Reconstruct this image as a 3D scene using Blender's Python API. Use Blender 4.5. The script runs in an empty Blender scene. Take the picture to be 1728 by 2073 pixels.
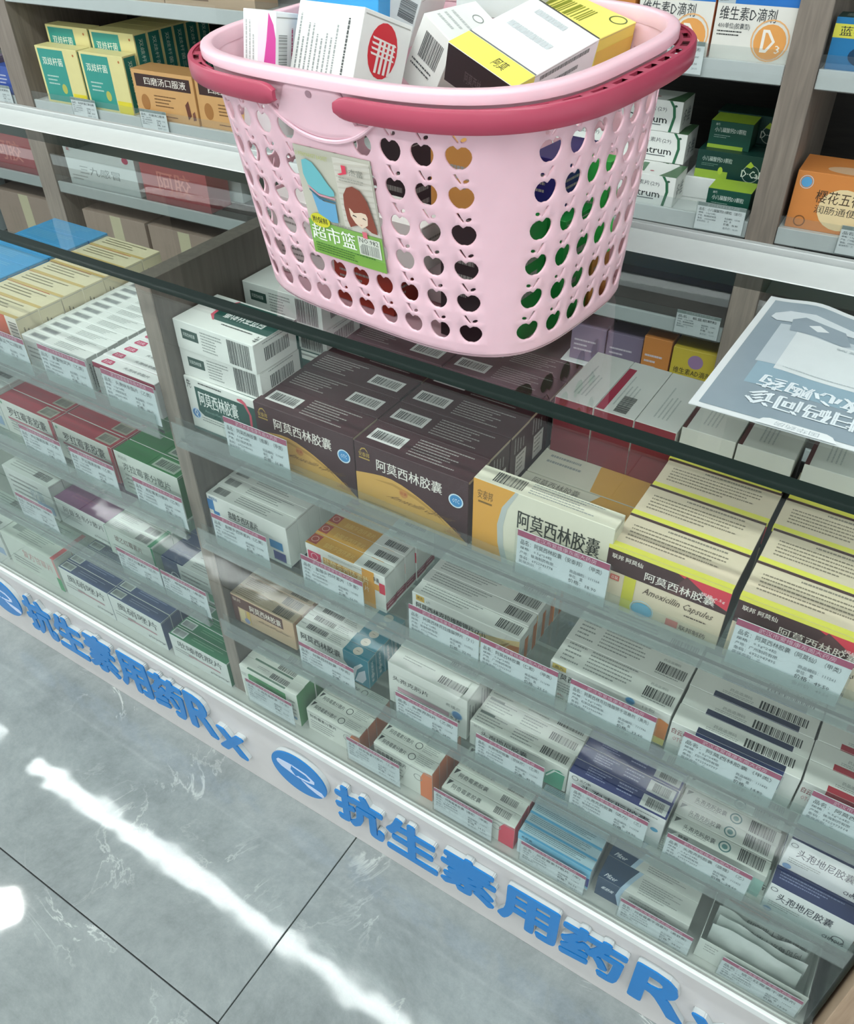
import bpy, bmesh, math, random
from mathutils import Vector, Matrix, Euler
from mathutils.geometry import delaunay_2d_cdt, tessellate_polygon
scene = bpy.context.scene
COL = scene.collection
RND = random.Random(7)

# ---------------------------------------------------------------- camera
cam_data = bpy.data.cameras.new('camera')
cam = bpy.data.objects.new('camera', cam_data); COL.objects.link(cam)
RX = Vector((0.841827, 0.539606, -0.012388)); RY = Vector((0.338497, -0.545681, -0.766585)); RZ = Vector((-0.420414, 0.641138, -0.642024))
m = Matrix.Identity(4)
for i in range(3):
    m[i][0] = RX[i]; m[i][1] = -RY[i]; m[i][2] = -RZ[i]
m.translation = (0.0, -0.6, 1.446)
cam.matrix_world = m
cam_data.sensor_fit = 'HORIZONTAL'; cam_data.sensor_width = 36.0
cam_data.lens = 1699.58 / 1728 * 36.0
cam_data.clip_start = 0.02
scene.camera = cam
# ---------------------------------------------------------------- world, exposure
w = bpy.data.worlds.new('store_air'); scene.world = w; w.use_nodes = True
w.node_tree.nodes['Background'].inputs[0].default_value = (0.92, 0.97, 1.0, 1)
w.node_tree.nodes['Background'].inputs[1].default_value = 0.98
scene.view_settings.view_transform = 'Standard'; scene.view_settings.look = 'None'
scene.view_settings.gamma = 1.0; scene.view_settings.use_curve_mapping = False
scene.view_settings.exposure = 0.12
LAMP_STRENGTH = 33.0
scene.cycles.max_bounces = 10; scene.cycles.transparent_max_bounces = 24
scene.cycles.glossy_bounces = 4; scene.cycles.transmission_bounces = 4; scene.cycles.diffuse_bounces = 4

# ---------------------------------------------------------------- materials
def lin(c):
    return tuple((x / 12.92 if x <= 0.04045 else ((x + 0.055) / 1.055) ** 2.4) for x in c)
def hexc(h):
    return lin(tuple(int(h[i:i + 2], 16) / 255 for i in (0, 2, 4)))
_M = {}
def mat(h, rough=0.42, kind='paper'):
    """one procedural material per printed or painted colour: a faint mottling of the colour and of its gloss"""
    key = (h, rough, kind)
    if key in _M: return _M[key]
    mt = bpy.data.materials.new('%s_%s' % (kind, h)); mt.use_nodes = True
    nt = mt.node_tree; b = nt.nodes['Principled BSDF']
    c = hexc(h)
    tc = nt.nodes.new('ShaderNodeTexCoord'); no = nt.nodes.new('ShaderNodeTexNoise'); no.inputs['Scale'].default_value = 35
    nt.links.new(tc.outputs['Object'], no.inputs['Vector'])
    mx = nt.nodes.new('ShaderNodeMix'); mx.data_type = 'RGBA'
    mx.inputs[6].default_value = (*[x * 0.94 for x in c], 1); mx.inputs[7].default_value = (*[min(1, x * 1.04) for x in c], 1)
    nt.links.new(no.outputs['Fac'], mx.inputs[0]); nt.links.new(mx.outputs[2], b.inputs['Base Color'])
    b.inputs['Roughness'].default_value = rough
    b.inputs['Specular IOR Level'].default_value = 0.45
    if kind == 'metal': b.inputs['Metallic'].default_value = 0.9
    if kind == 'plastic':
        b.inputs['Subsurface Weight'].default_value = 0.12; b.inputs['Subsurface Radius'].default_value = (0.01, 0.004, 0.004); b.inputs['Subsurface Scale'].default_value = 0.3
    _M[key] = mt
    return mt
def glass_mat(name, tint, refl=1.0, haze=0.0, hazecol='d5dcda', rough=0.0):
    """a thin pane: clear transmission with a tint, Fresnel reflection, some diffuse haze"""
    mt = bpy.data.materials.new(name); mt.use_nodes = True; nt = mt.node_tree; nt.nodes.clear()
    out = nt.nodes.new('ShaderNodeOutputMaterial'); tr = nt.nodes.new('ShaderNodeBsdfTransparent'); gl = nt.nodes.new('ShaderNodeBsdfGlossy')
    tr.inputs[0].default_value = (*hexc(tint), 1); gl.inputs['Roughness'].default_value = rough; gl.inputs[0].default_value = (1, 1, 1, 1)
    fr = nt.nodes.new('ShaderNodeFresnel'); fr.inputs[0].default_value = 1.5
    mu = nt.nodes.new('ShaderNodeMath'); mu.operation = 'MULTIPLY'; mu.inputs[1].default_value = refl; mu.use_clamp = True
    nt.links.new(fr.outputs[0], mu.inputs[0])
    # the reflection of a pane is taken once, on the side where light enters it
    ge = nt.nodes.new('ShaderNodeNewGeometry'); inv = nt.nodes.new('ShaderNodeMath'); inv.operation = 'SUBTRACT'; inv.inputs[0].default_value = 1.0
    nt.links.new(ge.outputs['Backfacing'], inv.inputs[1]); mu2 = nt.nodes.new('ShaderNodeMath'); mu2.operation = 'MULTIPLY'
    nt.links.new(mu.outputs[0], mu2.inputs[0]); nt.links.new(inv.outputs[0], mu2.inputs[1]); mu = mu2
    m1 = nt.nodes.new('ShaderNodeMixShader'); nt.links.new(mu.outputs[0], m1.inputs[0])
    last = tr
    if haze > 0:
        df = nt.nodes.new('ShaderNodeBsdfDiffuse'); df.inputs[0].default_value = (*hexc(hazecol), 1)
        m2 = nt.nodes.new('ShaderNodeMixShader')
        tc = nt.nodes.new('ShaderNodeTexCoord'); no = nt.nodes.new('ShaderNodeTexNoise'); no.inputs['Scale'].default_value = 4; no.inputs['Detail'].default_value = 2
        nt.links.new(tc.outputs['Object'], no.inputs['Vector'])
        mr = nt.nodes.new('ShaderNodeMapRange'); mr.inputs[3].default_value = haze * 0.85; mr.inputs[4].default_value = haze * 1.15
        nt.links.new(no.outputs['Fac'], mr.inputs[0]); nt.links.new(mr.outputs[0], m2.inputs[0])
        nt.links.new(tr.outputs[0], m2.inputs[1]); nt.links.new(df.outputs[0], m2.inputs[2]); last = m2
    nt.links.new(last.outputs[0], m1.inputs[1]); nt.links.new(gl.outputs[0], m1.inputs[2]); nt.links.new(m1.outputs[0], out.inputs[0])
    return mt
def wood_mat(name, c1, c2, scale=(3, 3, 60), rough=0.5):
    mt = bpy.data.materials.new(name); mt.use_nodes = True; nt = mt.node_tree; b = nt.nodes['Principled BSDF']
    tc = nt.nodes.new('ShaderNodeTexCoord'); mp = nt.nodes.new('ShaderNodeMapping'); mp.inputs['Scale'].default_value = scale
    no = nt.nodes.new('ShaderNodeTexNoise'); no.inputs['Scale'].default_value = 3; no.inputs['Detail'].default_value = 6; no.inputs['Distortion'].default_value = 0.6
    cr = nt.nodes.new('ShaderNodeValToRGB'); cr.color_ramp.elements[0].position = 0.3; cr.color_ramp.elements[1].position = 0.7
    cr.color_ramp.elements[0].color = (*hexc(c1), 1); cr.color_ramp.elements[1].color = (*hexc(c2), 1)
    nt.links.new(tc.outputs['Object'], mp.inputs[0]); nt.links.new(mp.outputs[0], no.inputs['Vector']); nt.links.new(no.outputs['Fac'], cr.inputs[0])
    nt.links.new(cr.outputs[0], b.inputs['Base Color']); b.inputs['Roughness'].default_value = rough
    bp = nt.nodes.new('ShaderNodeBump'); bp.inputs['Strength'].default_value = 0.08; nt.links.new(no.outputs['Fac'], bp.inputs['Height']); nt.links.new(bp.outputs[0], b.inputs['Normal'])
    return mt
def tile_mat():
    mt = bpy.data.materials.new('grey_marble_tile'); mt.use_nodes = True; nt = mt.node_tree; b = nt.nodes['Principled BSDF']
    tc = nt.nodes.new('ShaderNodeTexCoord')
    n1 = nt.nodes.new('ShaderNodeTexNoise'); n1.inputs['Scale'].default_value = 3.0; n1.inputs['Detail'].default_value = 9; n1.inputs['Roughness'].default_value = 0.85; n1.inputs['Distortion'].default_value = 0.25
    c1 = nt.nodes.new('ShaderNodeValToRGB'); c1.color_ramp.elements[0].position = 0.32; c1.color_ramp.elements[1].position = 0.72
    c1.color_ramp.elements[0].color = (*hexc('767d7e'), 1); c1.color_ramp.elements[1].color = (*hexc('a0a7a7'), 1)
    n2 = nt.nodes.new('ShaderNodeTexNoise'); n2.inputs['Scale'].default_value = 5.5; n2.inputs['Detail'].default_value = 7; n2.inputs['Distortion'].default_value = 0.9; n2.inputs['Roughness'].default_value = 0.6
    c2 = nt.nodes.new('ShaderNodeValToRGB'); e = c2.color_ramp.elements
    e[0].position = 0.488; e[0].color = (0, 0, 0, 1); e[1].position = 0.512; e[1].color = (0, 0, 0, 1); k = c2.color_ramp.elements.new(0.5); k.color = (1, 1, 1, 1)
    n3 = nt.nodes.new('ShaderNodeTexNoise'); n3.inputs['Scale'].default_value = 4; n3.inputs['Detail'].default_value = 2
    c3 = nt.nodes.new('ShaderNodeValToRGB'); c3.color_ramp.elements[0].position = 0.5; c3.color_ramp.elements[1].position = 0.66
    mu = nt.nodes.new('ShaderNodeMath'); mu.operation = 'MULTIPLY'
    mx = nt.nodes.new('ShaderNodeMix'); mx.data_type = 'RGBA'; mx.inputs[7].default_value = (*hexc('c3c8c6'), 1)
    for n in (n1, n2, n3): nt.links.new(tc.outputs['Object'], n.inputs['Vector'])
    nt.links.new(n1.outputs['Fac'], c1.inputs[0]); nt.links.new(n2.outputs['Fac'], c2.inputs[0]); nt.links.new(n3.outputs['Fac'], c3.inputs[0])
    nt.links.new(c2.outputs[0], mu.inputs[0]); nt.links.new(c3.outputs[0], mu.inputs[1]); nt.links.new(mu.outputs[0], mx.inputs[0]); nt.links.new(c1.outputs[0], mx.inputs[6])
    nt.links.new(mx.outputs[2], b.inputs['Base Color']); b.inputs['Roughness'].default_value = 0.05; b.inputs['Specular IOR Level'].default_value = 0.75
    n4 = nt.nodes.new('ShaderNodeTexNoise'); n4.inputs['Scale'].default_value = 14; n4.inputs['Detail'].default_value = 1
    nt.links.new(tc.outputs['Object'], n4.inputs['Vector'])
    bp = nt.nodes.new('ShaderNodeBump'); bp.inputs['Strength'].default_value = 0.02; bp.inputs['Distance'].default_value = 0.02; nt.links.new(n4.outputs['Fac'], bp.inputs['Height']); nt.links.new(bp.outputs[0], b.inputs['Normal'])
    return mt
def emit_mat(name, c, s):
    mt = bpy.data.materials.new(name); mt.use_nodes = True; nt = mt.node_tree; nt.nodes.clear()
    o = nt.nodes.new('ShaderNodeOutputMaterial'); e = nt.nodes.new('ShaderNodeEmission'); e.inputs[0].default_value = (*c, 1); e.inputs[1].default_value = s
    nt.links.new(e.outputs[0], o.inputs[0]); return mt

M_TOPGLASS = glass_mat('counter_glass', 'fafdfc', refl=1.3)
M_EDGE = mat('0b1d17', 0.2, 'glass_edge')
M_SHELFGLASS = glass_mat('shelf_glass', 'f8fcfa', refl=1.0, haze=0.025)
M_FRONTGLASS = glass_mat('front_glass', 'fcfefd', refl=1.15, haze=0.006, hazecol='c8d6d3')
M_CHANNEL = glass_mat('price_channel_acrylic', 'dfe8e6', refl=1.4, haze=0.16, hazecol='d4d6d6', rough=0.08)
M_SLEEVE = glass_mat('clear_sleeve', 'f6f8f8', refl=0.9, haze=0.03)
M_ACRYLIC = glass_mat('letter_acrylic', 'f0f4f4', refl=1.6, haze=0.30, hazecol='e4e8e8', rough=0.05)
M_BAG = glass_mat('sachet_film', 'eef4f1', refl=3.0, haze=0.55, hazecol='e0e8e5', rough=0.10)
M_LAM = glass_mat('lamination_film', 'ffffff', refl=0.9, rough=0.02)
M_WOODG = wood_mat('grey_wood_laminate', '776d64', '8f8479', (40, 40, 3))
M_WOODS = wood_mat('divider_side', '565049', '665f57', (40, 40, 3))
M_WOODD = wood_mat('dark_wood_panel', '35322f', '45413c', (3, 3, 50), 0.75)
M_WOODK = wood_mat('shade_darkened_panel', '1d1b19', '2a2724', (3, 3, 50))  # dark brown wood blackened: the shade deep in the shelves is in the colour
M_WOODE = wood_mat('light_oak_panel', '9a8068', 'b39a80', (50, 3, 3))
M_TILE = tile_mat()
M_WHITE = mat('dfe3e1', 0.28, 'paint')
M_BASE = mat('cfccca', 0.35, 'paint')

# ---------------------------------------------------------------- mesh builder
class MB:
    def __init__(s): s.v = []; s.f = []; s.mi = []; s.ms = []
    def m(s, mt):
        if mt not in s.ms: s.ms.append(mt)
        return s.ms.index(mt)
    def poly(s, pts, mt):
        i = len(s.v); s.v += [tuple(p) for p in pts]; s.f.append(tuple(range(i, i + len(pts)))); s.mi.append(s.m(mt))
    def mesh(s, vs, fs, mt):
        i = len(s.v); s.v += [tuple(p) for p in vs]; k = s.m(mt)
        for f in fs: s.f.append(tuple(i + j for j in f)); s.mi.append(k)
    def box(s, a, b, mt, c=0.0, mats=None):
        """box with chamfered edges; mats may give a material for F (front -y), K, L, R, T, D"""
        mats = mats or {}
        x0, y0, z0 = a; x1, y1, z1 = b
        if c <= 0: c = 1e-5
        X = (x0, x1); Y = (y0, y1); Z = (z0, z1); vs = []; idx = {}
        for i in (0, 1):
            for j in (0, 1):
                for k in (0, 1):
                    sx = c if i == 0 else -c; sy = c if j == 0 else -c; sz = c if k == 0 else -c
                    idx[i, j, k, 'x'] = len(vs); vs.append((X[i], Y[j] + sy, Z[k] + sz))
                    idx[i, j, k, 'y'] = len(vs); vs.append((X[i] + sx, Y[j], Z[k] + sz))
                    idx[i, j, k, 'z'] = len(vs); vs.append((X[i] + sx, Y[j] + sy, Z[k]))
        I = idx; base = len(s.v); s.v += vs
        def q(keys, mt2):
            s.f.append(tuple(base + I[k] for k in keys)); s.mi.append(s.m(mt2))
        q([(0,0,0,'y'),(1,0,0,'y'),(1,0,1,'y'),(0,0,1,'y')], mats.get('F', mt)); q([(1,1,0,'y'),(0,1,0,'y'),(0,1,1,'y'),(1,1,1,'y')], mats.get('K', mt))
        q([(0,1,0,'x'),(0,0,0,'x'),(0,0,1,'x'),(0,1,1,'x')], mats.get('L', mt)); q([(1,0,0,'x'),(1,1,0,'x'),(1,1,1,'x'),(1,0,1,'x')], mats.get('R', mt))
        q([(0,0,1,'z'),(1,0,1,'z'),(1,1,1,'z'),(0,1,1,'z')], mats.get('T', mt)); q([(0,1,0,'z'),(1,1,0,'z'),(1,0,0,'z'),(0,0,0,'z')], mats.get('D', mt))
        if c > 2e-5:
            for i in (0, 1):
                for j in (0, 1): q([(i,j,0,'x'),(i,j,0,'y'),(i,j,1,'y'),(i,j,1,'x')], mt)
                for k in (0, 1): q([(i,0,k,'x'),(i,0,k,'z'),(i,1,k,'z'),(i,1,k,'x')], mt)
            for j in (0, 1):
                for k in (0, 1): q([(0,j,k,'y'),(0,j,k,'z'),(1,j,k,'z'),(1,j,k,'y')], mt)
            for i in (0, 1):
                for j in (0, 1):
                    for k in (0, 1): q([(i,j,k,'x'),(i,j,k,'y'),(i,j,k,'z')], mt)
    def build(s, name, parent=None, loc=None, rot=None, smooth=False, me=None):
        me = bpy.data.meshes.new(name); me.from_pydata(s.v, [], s.f)
        for mt in s.ms: me.materials.append(mt)
        me.polygons.foreach_set('material_index', s.mi)
        if smooth: me.polygons.foreach_set('use_smooth', [True] * len(s.f))
        me.update()
        o = bpy.data.objects.new(name, me); COL.objects.link(o)
        if parent: o.parent = parent
        if loc: o.location = loc
        if rot: o.rotation_euler = rot
        return o
def fixnormals(o):
    bm = bmesh.new(); bm.from_mesh(o.data); bmesh.ops.recalc_face_normals(bm, faces=bm.faces); bm.to_mesh(o.data); bm.free()
def empty(name, label=None, cat=None, loc=(0, 0, 0), rot=(0, 0, 0), group=None, kind=None):
    o = bpy.data.objects.new(name, None); COL.objects.link(o); o.location = loc; o.rotation_euler = rot; o.empty_display_size = 0.02
    return tag(o, label, cat, group, kind)
def tag(o, label=None, cat=None, group=None, kind=None):
    if label: o['label'] = label
    if cat: o['category'] = cat
    if group: o['group'] = group
    if kind: o['kind'] = kind
    return o

# ---------------------------------------------------------------- lettering (Blender's own font turned into mesh)
_tc = bpy.data.curves.new('lettering', 'FONT'); _to = bpy.data.objects.new('lettering', _tc); COL.objects.link(_to)
_T = {}
def glyphs(s, bold=0.0, res=1):
    k = (s, bold, res)
    if k not in _T:
        _tc.body = s; _tc.size = 1; _tc.resolution_u = res; _tc.offset = bold
        dg = bpy.context.evaluated_depsgraph_get(); dg.update()
        me = bpy.data.meshes.new_from_object(_to.evaluated_get(dg))
        V = [(v.co.x, v.co.y) for v in me.vertices]; F = [tuple(p.vertices) for p in me.polygons]
        x0 = min(v[0] for v in V); x1 = max(v[0] for v in V); y0 = min(v[1] for v in V); y1 = max(v[1] for v in V)
        _T[k] = ([((x - x0) / (x1 - x0), (y - y0) / (y1 - y0)) for x, y in V], F)
        bpy.data.meshes.remove(me)
    return _T[k]

# ---------------------------------------------------------------- flat print laid on a surface
class Print:
    """fn(u, v, off) -> point; su, sv = size of the surface in metres"""
    def __init__(s, mb, fn, su, sv): s.mb = mb; s.fn = fn; s.su = su; s.sv = sv; s.k = 0; s.r = random.Random(3)
    def off(s): s.k += 1; return 0.00016 + 0.00005 * s.k
    def poly(s, pts, c):
        e = s.off(); s.mb.poly([s.fn(u, v, e) for u, v in pts], mat(c))
    def rect(s, u0, v0, u1, v1, c): s.poly([(u0, v0), (u1, v0), (u1, v1), (u0, v1)], c)
    def ell(s, cu, cv, r, c, r2=None, n=20):
        r2 = r2 or r
        s.poly([(cu + r / s.su * math.cos(2 * math.pi * i / n), cv + r2 / s.sv * math.sin(2 * math.pi * i / n)) for i in range(n)], c)
    def ring(s, cu, cv, r, wd, c, n=20):
        e = s.off(); mt = mat(c)
        for i in range(n):
            a, b = 2 * math.pi * i / n, 2 * math.pi * (i + 1) / n
            s.mb.poly([s.fn(cu + q / s.su * math.cos(t), cv + q / s.sv * math.sin(t), e) for q, t in ((r, a), (r, b), (r - wd, b), (r - wd, a))], mt)
    def text(s, t, u0, v0, u1, v1, c, bold=0.0, flip=False, res=1, slant=0.0):
        V, F = glyphs(t, 0.0, res); e = s.off(); b = bold * 0.8 * (v1 - v0) * s.sv / s.su   # weight: the strokes printed again a hair to each side
        for sh in ((0,) if bold <= 0 else (-b, b)):
            P = []
            for x, y in V:
                x = x + slant * y
                if flip: x, y = 1 - x, 1 - y
                P.append(s.fn(u0 + (u1 - u0) * x + sh, v0 + (v1 - v0) * y, e + (1e-5 if sh > 0 else 0)))
            s.mb.mesh(P, F, mat(c))
    def vtext(s, t, u0, v0, u1, v1, c, bold=0.0, down=True):
        """the line runs along v"""
        V, F = glyphs(t, 0.0, 1); e = s.off()
        s.mb.mesh([s.fn(u0 + (u1 - u0) * (y if down else 1 - y), (v1 + (v0 - v1) * x) if down else (v0 + (v1 - v0) * x), e) for x, y in V], F, mat(c))
    def bars(s, u0, v0, u1, v1, bg=None, c='2a2d2c', vertical=False, n=26):
        if bg: s.rect(u0, v0, u1, v1, bg); du = (u1 - u0) * .09; dv = (v1 - v0) * .16; u0 += du; u1 -= du; v0 += dv; v1 -= dv
        e = s.off(); mt = mat(c); r = random.Random(11); x = 0.0; tot = []
        for i in range(n): a = r.choice((1, 1, 2, 3)); g = r.choice((1, 1, 2)); tot.append((x, x + a)); x += a + g
        for a, b in tot:
            a /= x; b /= x
            if vertical: q = [(u0, v0 + (v1 - v0) * a), (u1, v0 + (v1 - v0) * a), (u1, v0 + (v1 - v0) * b), (u0, v0 + (v1 - v0) * b)]
            else: q = [(u0 + (u1 - u0) * a, v0), (u0 + (u1 - u0) * b, v0), (u0 + (u1 - u0) * b, v1), (u0 + (u1 - u0) * a, v1)]
            s.mb.poly([s.fn(u, v, e) for u, v in q], mt)
    def fine(s, u0, v0, u1, v1, n, c, along='u', fill=0.9):
        """n lines of small print, each a run of tiny marks"""
        e = s.off(); mt = mat(c); r = s.r
        if along == 'u': L = (u1 - u0) * s.su
        else: L = (v1 - v0) * s.sv
        for i in range(n):
            p = 0.0; end = L * (fill - r.random() * 0.35) if i else L * fill
            while p < end:
                q = min(p + r.choice((0.0014, 0.0022, 0.0035)), end)
                if along == 'u':
                    a, b = u0 + p / s.su, u0 + q / s.su; t1 = v1 - (v1 - v0) * i / n; t0 = t1 - (v1 - v0) / n * 0.36
                    s.mb.poly([s.fn(*k, e) for k in ((a, t0), (b, t0), (b, t1), (a, t1))], mt)
                else:
                    a, b = v0 + p / s.sv, v0 + q / s.sv; t0 = u0 + (u1 - u0) * i / n; t1 = t0 + (u1 - u0) / n * 0.36
                    s.mb.poly([s.fn(*k, e) for k in ((t0, a), (t1, a), (t1, b), (t0, b))], mt)
                p = q + 0.0006

KINDS = {}
def carton(kind, w, d, h, base, faces=None, prints=None):
    """a folded board carton, its front at y=0, standing on z=0; prints(P) draws on faces F, T, R, L"""
    mb = MB(); bm_ = mat(base)
    mb.box((0, 0, 0), (w, d, h), bm_, 0.0005, {k: mat(c) for k, c in (faces or {}).items()})
    P = {'F': Print(mb, lambda u, v, e: (u * w, -e, v * h), w, h), 'T': Print(mb, lambda u, v, e: (u * w, v * d, h + e), w, d),
         'R': Print(mb, lambda u, v, e: (w + e, u * d, v * h), d, h), 'L': Print(mb, lambda u, v, e: (-e, (1 - u) * d, v * h), d, h)}
    # tuck flap seams on the two ends
    for k in ('R', 'L'): P[k].rect(0.04, 0.955, 0.96, 0.965, 'a9a9a2')
    if prints: prints(P)
    me = bpy.data.meshes.new('medicine_carton'); me.from_pydata(mb.v, [], mb.f)
    for mt in mb.ms: me.materials.append(mt)
    me.polygons.foreach_set('material_index', mb.mi); me.update()
    KINDS[kind] = (me, w, d, h)
ORD = ['front', 'second', 'third', 'fourth', 'fifth', 'sixth', 'seventh', 'eighth', 'ninth', 'tenth', 'eleventh', 'twelfth', 'thirteenth', 'fourteenth']
N_LABEL = {}
def put(kind, loc, rot=(0, 0, 0), label='', group=None, name='medicine_carton'):
    me = KINDS[kind][0]
    o = bpy.data.objects.new(name, me); COL.objects.link(o); o.location = loc; o.rotation_euler = rot
    return tag(o, label, 'medicine box', group)
def row(kind, x, y, z, n, desc, group, frame=None, yaw=0.0, gap=0.0006, start=0, alt=()):
    """n cartons one behind the other"""
    me, w, d, h = KINDS[kind]
    for i in range(n):
        lab = '%s, %s' % (desc, 'frontmost' if i + start == 0 else ORD[i + start] + ' from front')
        jx = RND.uniform(-0.0012, 0.0012) if i else 0
        p = Vector((x + jx, y + i * (d + gap), z + 0.0003)); r = (0, 0, RND.uniform(-0.006, 0.006) + yaw)
        if frame: p = frame @ p; r = (0, 0, r[2] + FRAME_YAW)
        put(kind + ('_b' if i in alt else ''), p, r, lab, group)

# ================================================================ setting
FRAME_YAW = 0.0552
FRAME = Matrix.Translation((-0.31, 1.0, 0)) @ Matrix.Rotation(FRAME_YAW, 4, 'Z')
mb = MB(); mb.poly([(-6, -3.2, -0.012), (4, -3.2, -0.012), (4, 3, -0.012), (-6, 3, -0.012)], mat('4c4f4f', 0.6, 'grout'))
floor = tag(mb.build('floor'), kind='structure')
TX, TY = 1.2, 0.8
tmb = MB(); g = 0.0011
tmb.box((g, g, -0.012), (TX - g, TY - g, 0.0), M_TILE, 0.0007)
first = None
for i in range(-5, 4):
    for j in range(-4, 4):
        if first is None: first = tmb.build('tile', floor)
        else:
            o2 = first.copy(); COL.objects.link(o2); o2.parent = floor; first_ = o2
        (first if (i, j) == (-5, -4) else o2).location = (-0.555 + i * TX, -0.372 + j * TY, RND.uniform(-0.0002, 0))
mb = MB(); mb.box((-6, -3.2, 2.98), (4, 3.2, 3.06), mat('e6e8e6', 0.8, 'ceiling')); tag(mb.build('ceiling'), kind='structure')
mb = MB(); mb.box((-6, 1.75, 0), (4, 1.82, 2.98), mat('cfcfc8', 0.7, 'wall')); tag(mb.build('wall_back', rot=(0, 0, 0)), kind='structure')
# lamps: two linear lamps end to end, a further line added behind the photographer, round downlights
M_LAMP = emit_mat('lamp_diffuser', (0.93, 1.0, 0.98), LAMP_STRENGTH)
M_DOWN = emit_mat('downlight_diffuser', (1.0, 1.0, 0.97), LAMP_STRENGTH * 2.2)
def linear(x0, x1, y, label, zz=2.9):
    t = empty('linear_lamp', label, 'ceiling lamp', (x0, y, zz))
    L = x1 - x0
    a = MB(); a.box((0, -0.055, 0.006), (L, 0.055, 0.079), mat('d8dad8', 0.4, 'lamp_housing'), 0.003); a.build('housing', t)
    a = MB(); a.box((0.004, -0.05, 0.0), (L - 0.004, 0.05, 0.0055), M_LAMP); a.build('diffuser', t)
linear(-3.6, 1.9, -0.57, 'long linear ceiling lamp right above the photographer')
linear(-5.8, -3.93, -0.57, 'linear ceiling lamp continuing the long one towards the left')
linear(-5.2, 2.4, -2.4, 'linear lamp added far behind the photographer to light the basket front')  # added fill line, set back there to brighten the basket front
def downlight(x, y, label):
    t = empty('downlight', label, 'ceiling lamp', (x, y, 2.9))
    a = MB(); n = 24
    ring = [(0.1 * math.cos(6.2832 * i / n), 0.1 * math.sin(6.2832 * i / n)) for i in range(n)]
    a.mesh([(p, q, 0.0) for p, q in ring] + [(p, q, 0.08) for p, q in ring], [(i, (i + 1) % n, n + (i + 1) % n, n + i) for i in range(n)], mat('e4e4e0', 0.4, 'lamp_housing')); a.build('housing', t)
    a = MB(); a.poly([(p * .86, q * .86, 0.004) for p, q in reversed(ring)], M_DOWN); a.build('diffuser', t)
for x, y, l in [(-3.0, -0.12, 'round downlight nearest the left end of the counter aisle'), (-1.52, 1.5, 'round downlight over the wall cabinet, right of the other'), (-2.4, 1.52, 'round downlight over the wall cabinet, left of the other')]:
    downlight(x, y, l)

# ================================================================ glass display counter
S = {1: 0.800, 2: 0.615, 3: 0.422, 0: 0.2388}
GT = 1.0365
counter = empty('display_counter', 'long glass display counter with a white plinth and grey wood dividers', 'display counter')
XL, XR = -2.9, 0.176
a = MB(); a.box((XL, -0.008, 0.0), (XR + 0.5, 0.40, 0.222), M_BASE, 0.001)
a.box((XL, -0.020, 0.222), (XR + 0.5, 0.40, 0.238), M_WHITE, 0.0015); a.build('plinth', counter)
a = MB(); a.box((XL, -0.0150, 0.2383), (XR, -0.0138, 0.2420), mat('8f938e', .4, 'aluminium')); a.box((XL, -0.0092, 0.2383), (XR, -0.0080, 0.2420), mat('8f938e', .4, 'aluminium')); a.build('glazing_channel', counter)
a = MB(); a.box((XL, -0.0078, 0.2381), (XR, 0.39, 0.2387), mat('b4b8b3', .5, 'paint')); a.build('bottom_board', counter)
def rail_y(x): return 0.3585 + 0.040 * (x + 0.07) - 0.0012      # the pane is cut to the slightly askew rear rail
a = MB(); xs = (XL + 0.31, XR + 0.7); v = [(x, y, z) for z in (GT - 0.0160, GT) for x, y in ((xs[0], -0.003), (xs[1], -0.003), (xs[1], rail_y(xs[1])), (xs[0], rail_y(xs[0])))]
a.mesh(v, [(3, 2, 1, 0), (4, 5, 6, 7), (1, 2, 6, 5), (0, 4, 7, 3)], M_TOPGLASS); a.mesh(v, [(0, 1, 5, 4), (2, 3, 7, 6)], M_EDGE); a.build('top_glass', counter)
a = MB(); a.box((XL, -0.0135, 0.239), (XR - 0.002, -0.0095, GT - 0.0170), M_FRONTGLASS, 0.0); a.build('front_glass', counter)
DIV = [(-0.8190, -0.7925), (-2.02, -1.995)]
for x0, x1 in DIV:
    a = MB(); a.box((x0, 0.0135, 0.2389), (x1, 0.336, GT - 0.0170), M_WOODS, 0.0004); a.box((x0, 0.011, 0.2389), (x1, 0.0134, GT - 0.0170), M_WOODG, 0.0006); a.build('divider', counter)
a = MB(); a.box((XR, -0.004, 0.238), (XR + 0.006, 0.33, GT - 0.0170), M_EDGE, 0.0); a.build('end_glass', counter)
a = MB(); a.box((XR + 0.010, -0.03, 0.238), (XR + 0.06, 0.34, GT - 0.0170), M_WOODE, 0.001); o = a.build('end_panel', counter); o['label'] = 'light oak end panel'
# rear rail, a little askew like in the photo
a = MB(); a.box((-2.6, 0.0, -0.012), (1.0, 0.072, 0.004), M_WHITE, 0.002); a.box((-2.6, 0.0735, -0.02), (1.0, 0.083, 0.011), mat('b9bdbc', 0.3, 'aluminium'), 0.001)
a.build('rear_rail', counter, (-0.07, 0.3585, GT - 0.004), (0, 0, 0.040))
bays = [(-0.7915, XR, 1), (-1.994, -0.820, 0)]
for x0, x1, _ in bays:
    for k in (1, 2, 3):
        z = S[k]
        a = MB(); a.box((x0 + .001, 0.002, z - 0.006), (x1 - .001, 0.335, z), M_SHELFGLASS, 0.0003, {'F': M_EDGE}); a.build('shelf', counter)
        a = MB(); a.box((x0 + .001, -0.0075, z - 0.009), (x1 - .001, -0.0060, z + 0.030), M_CHANNEL, 0.0)
        a.box((x0 + .001, -0.006, z - 0.009), (x1 - .001, 0.001, z - 0.0075), M_CHANNEL, 0.0)
        a.box((x0 + .001, 0.0005, z + 0.0005), (x1 - .001, 0.0015, z + 0.034), M_SLEEVE, 0.0)
        a.build('price_channel', counter)

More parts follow.
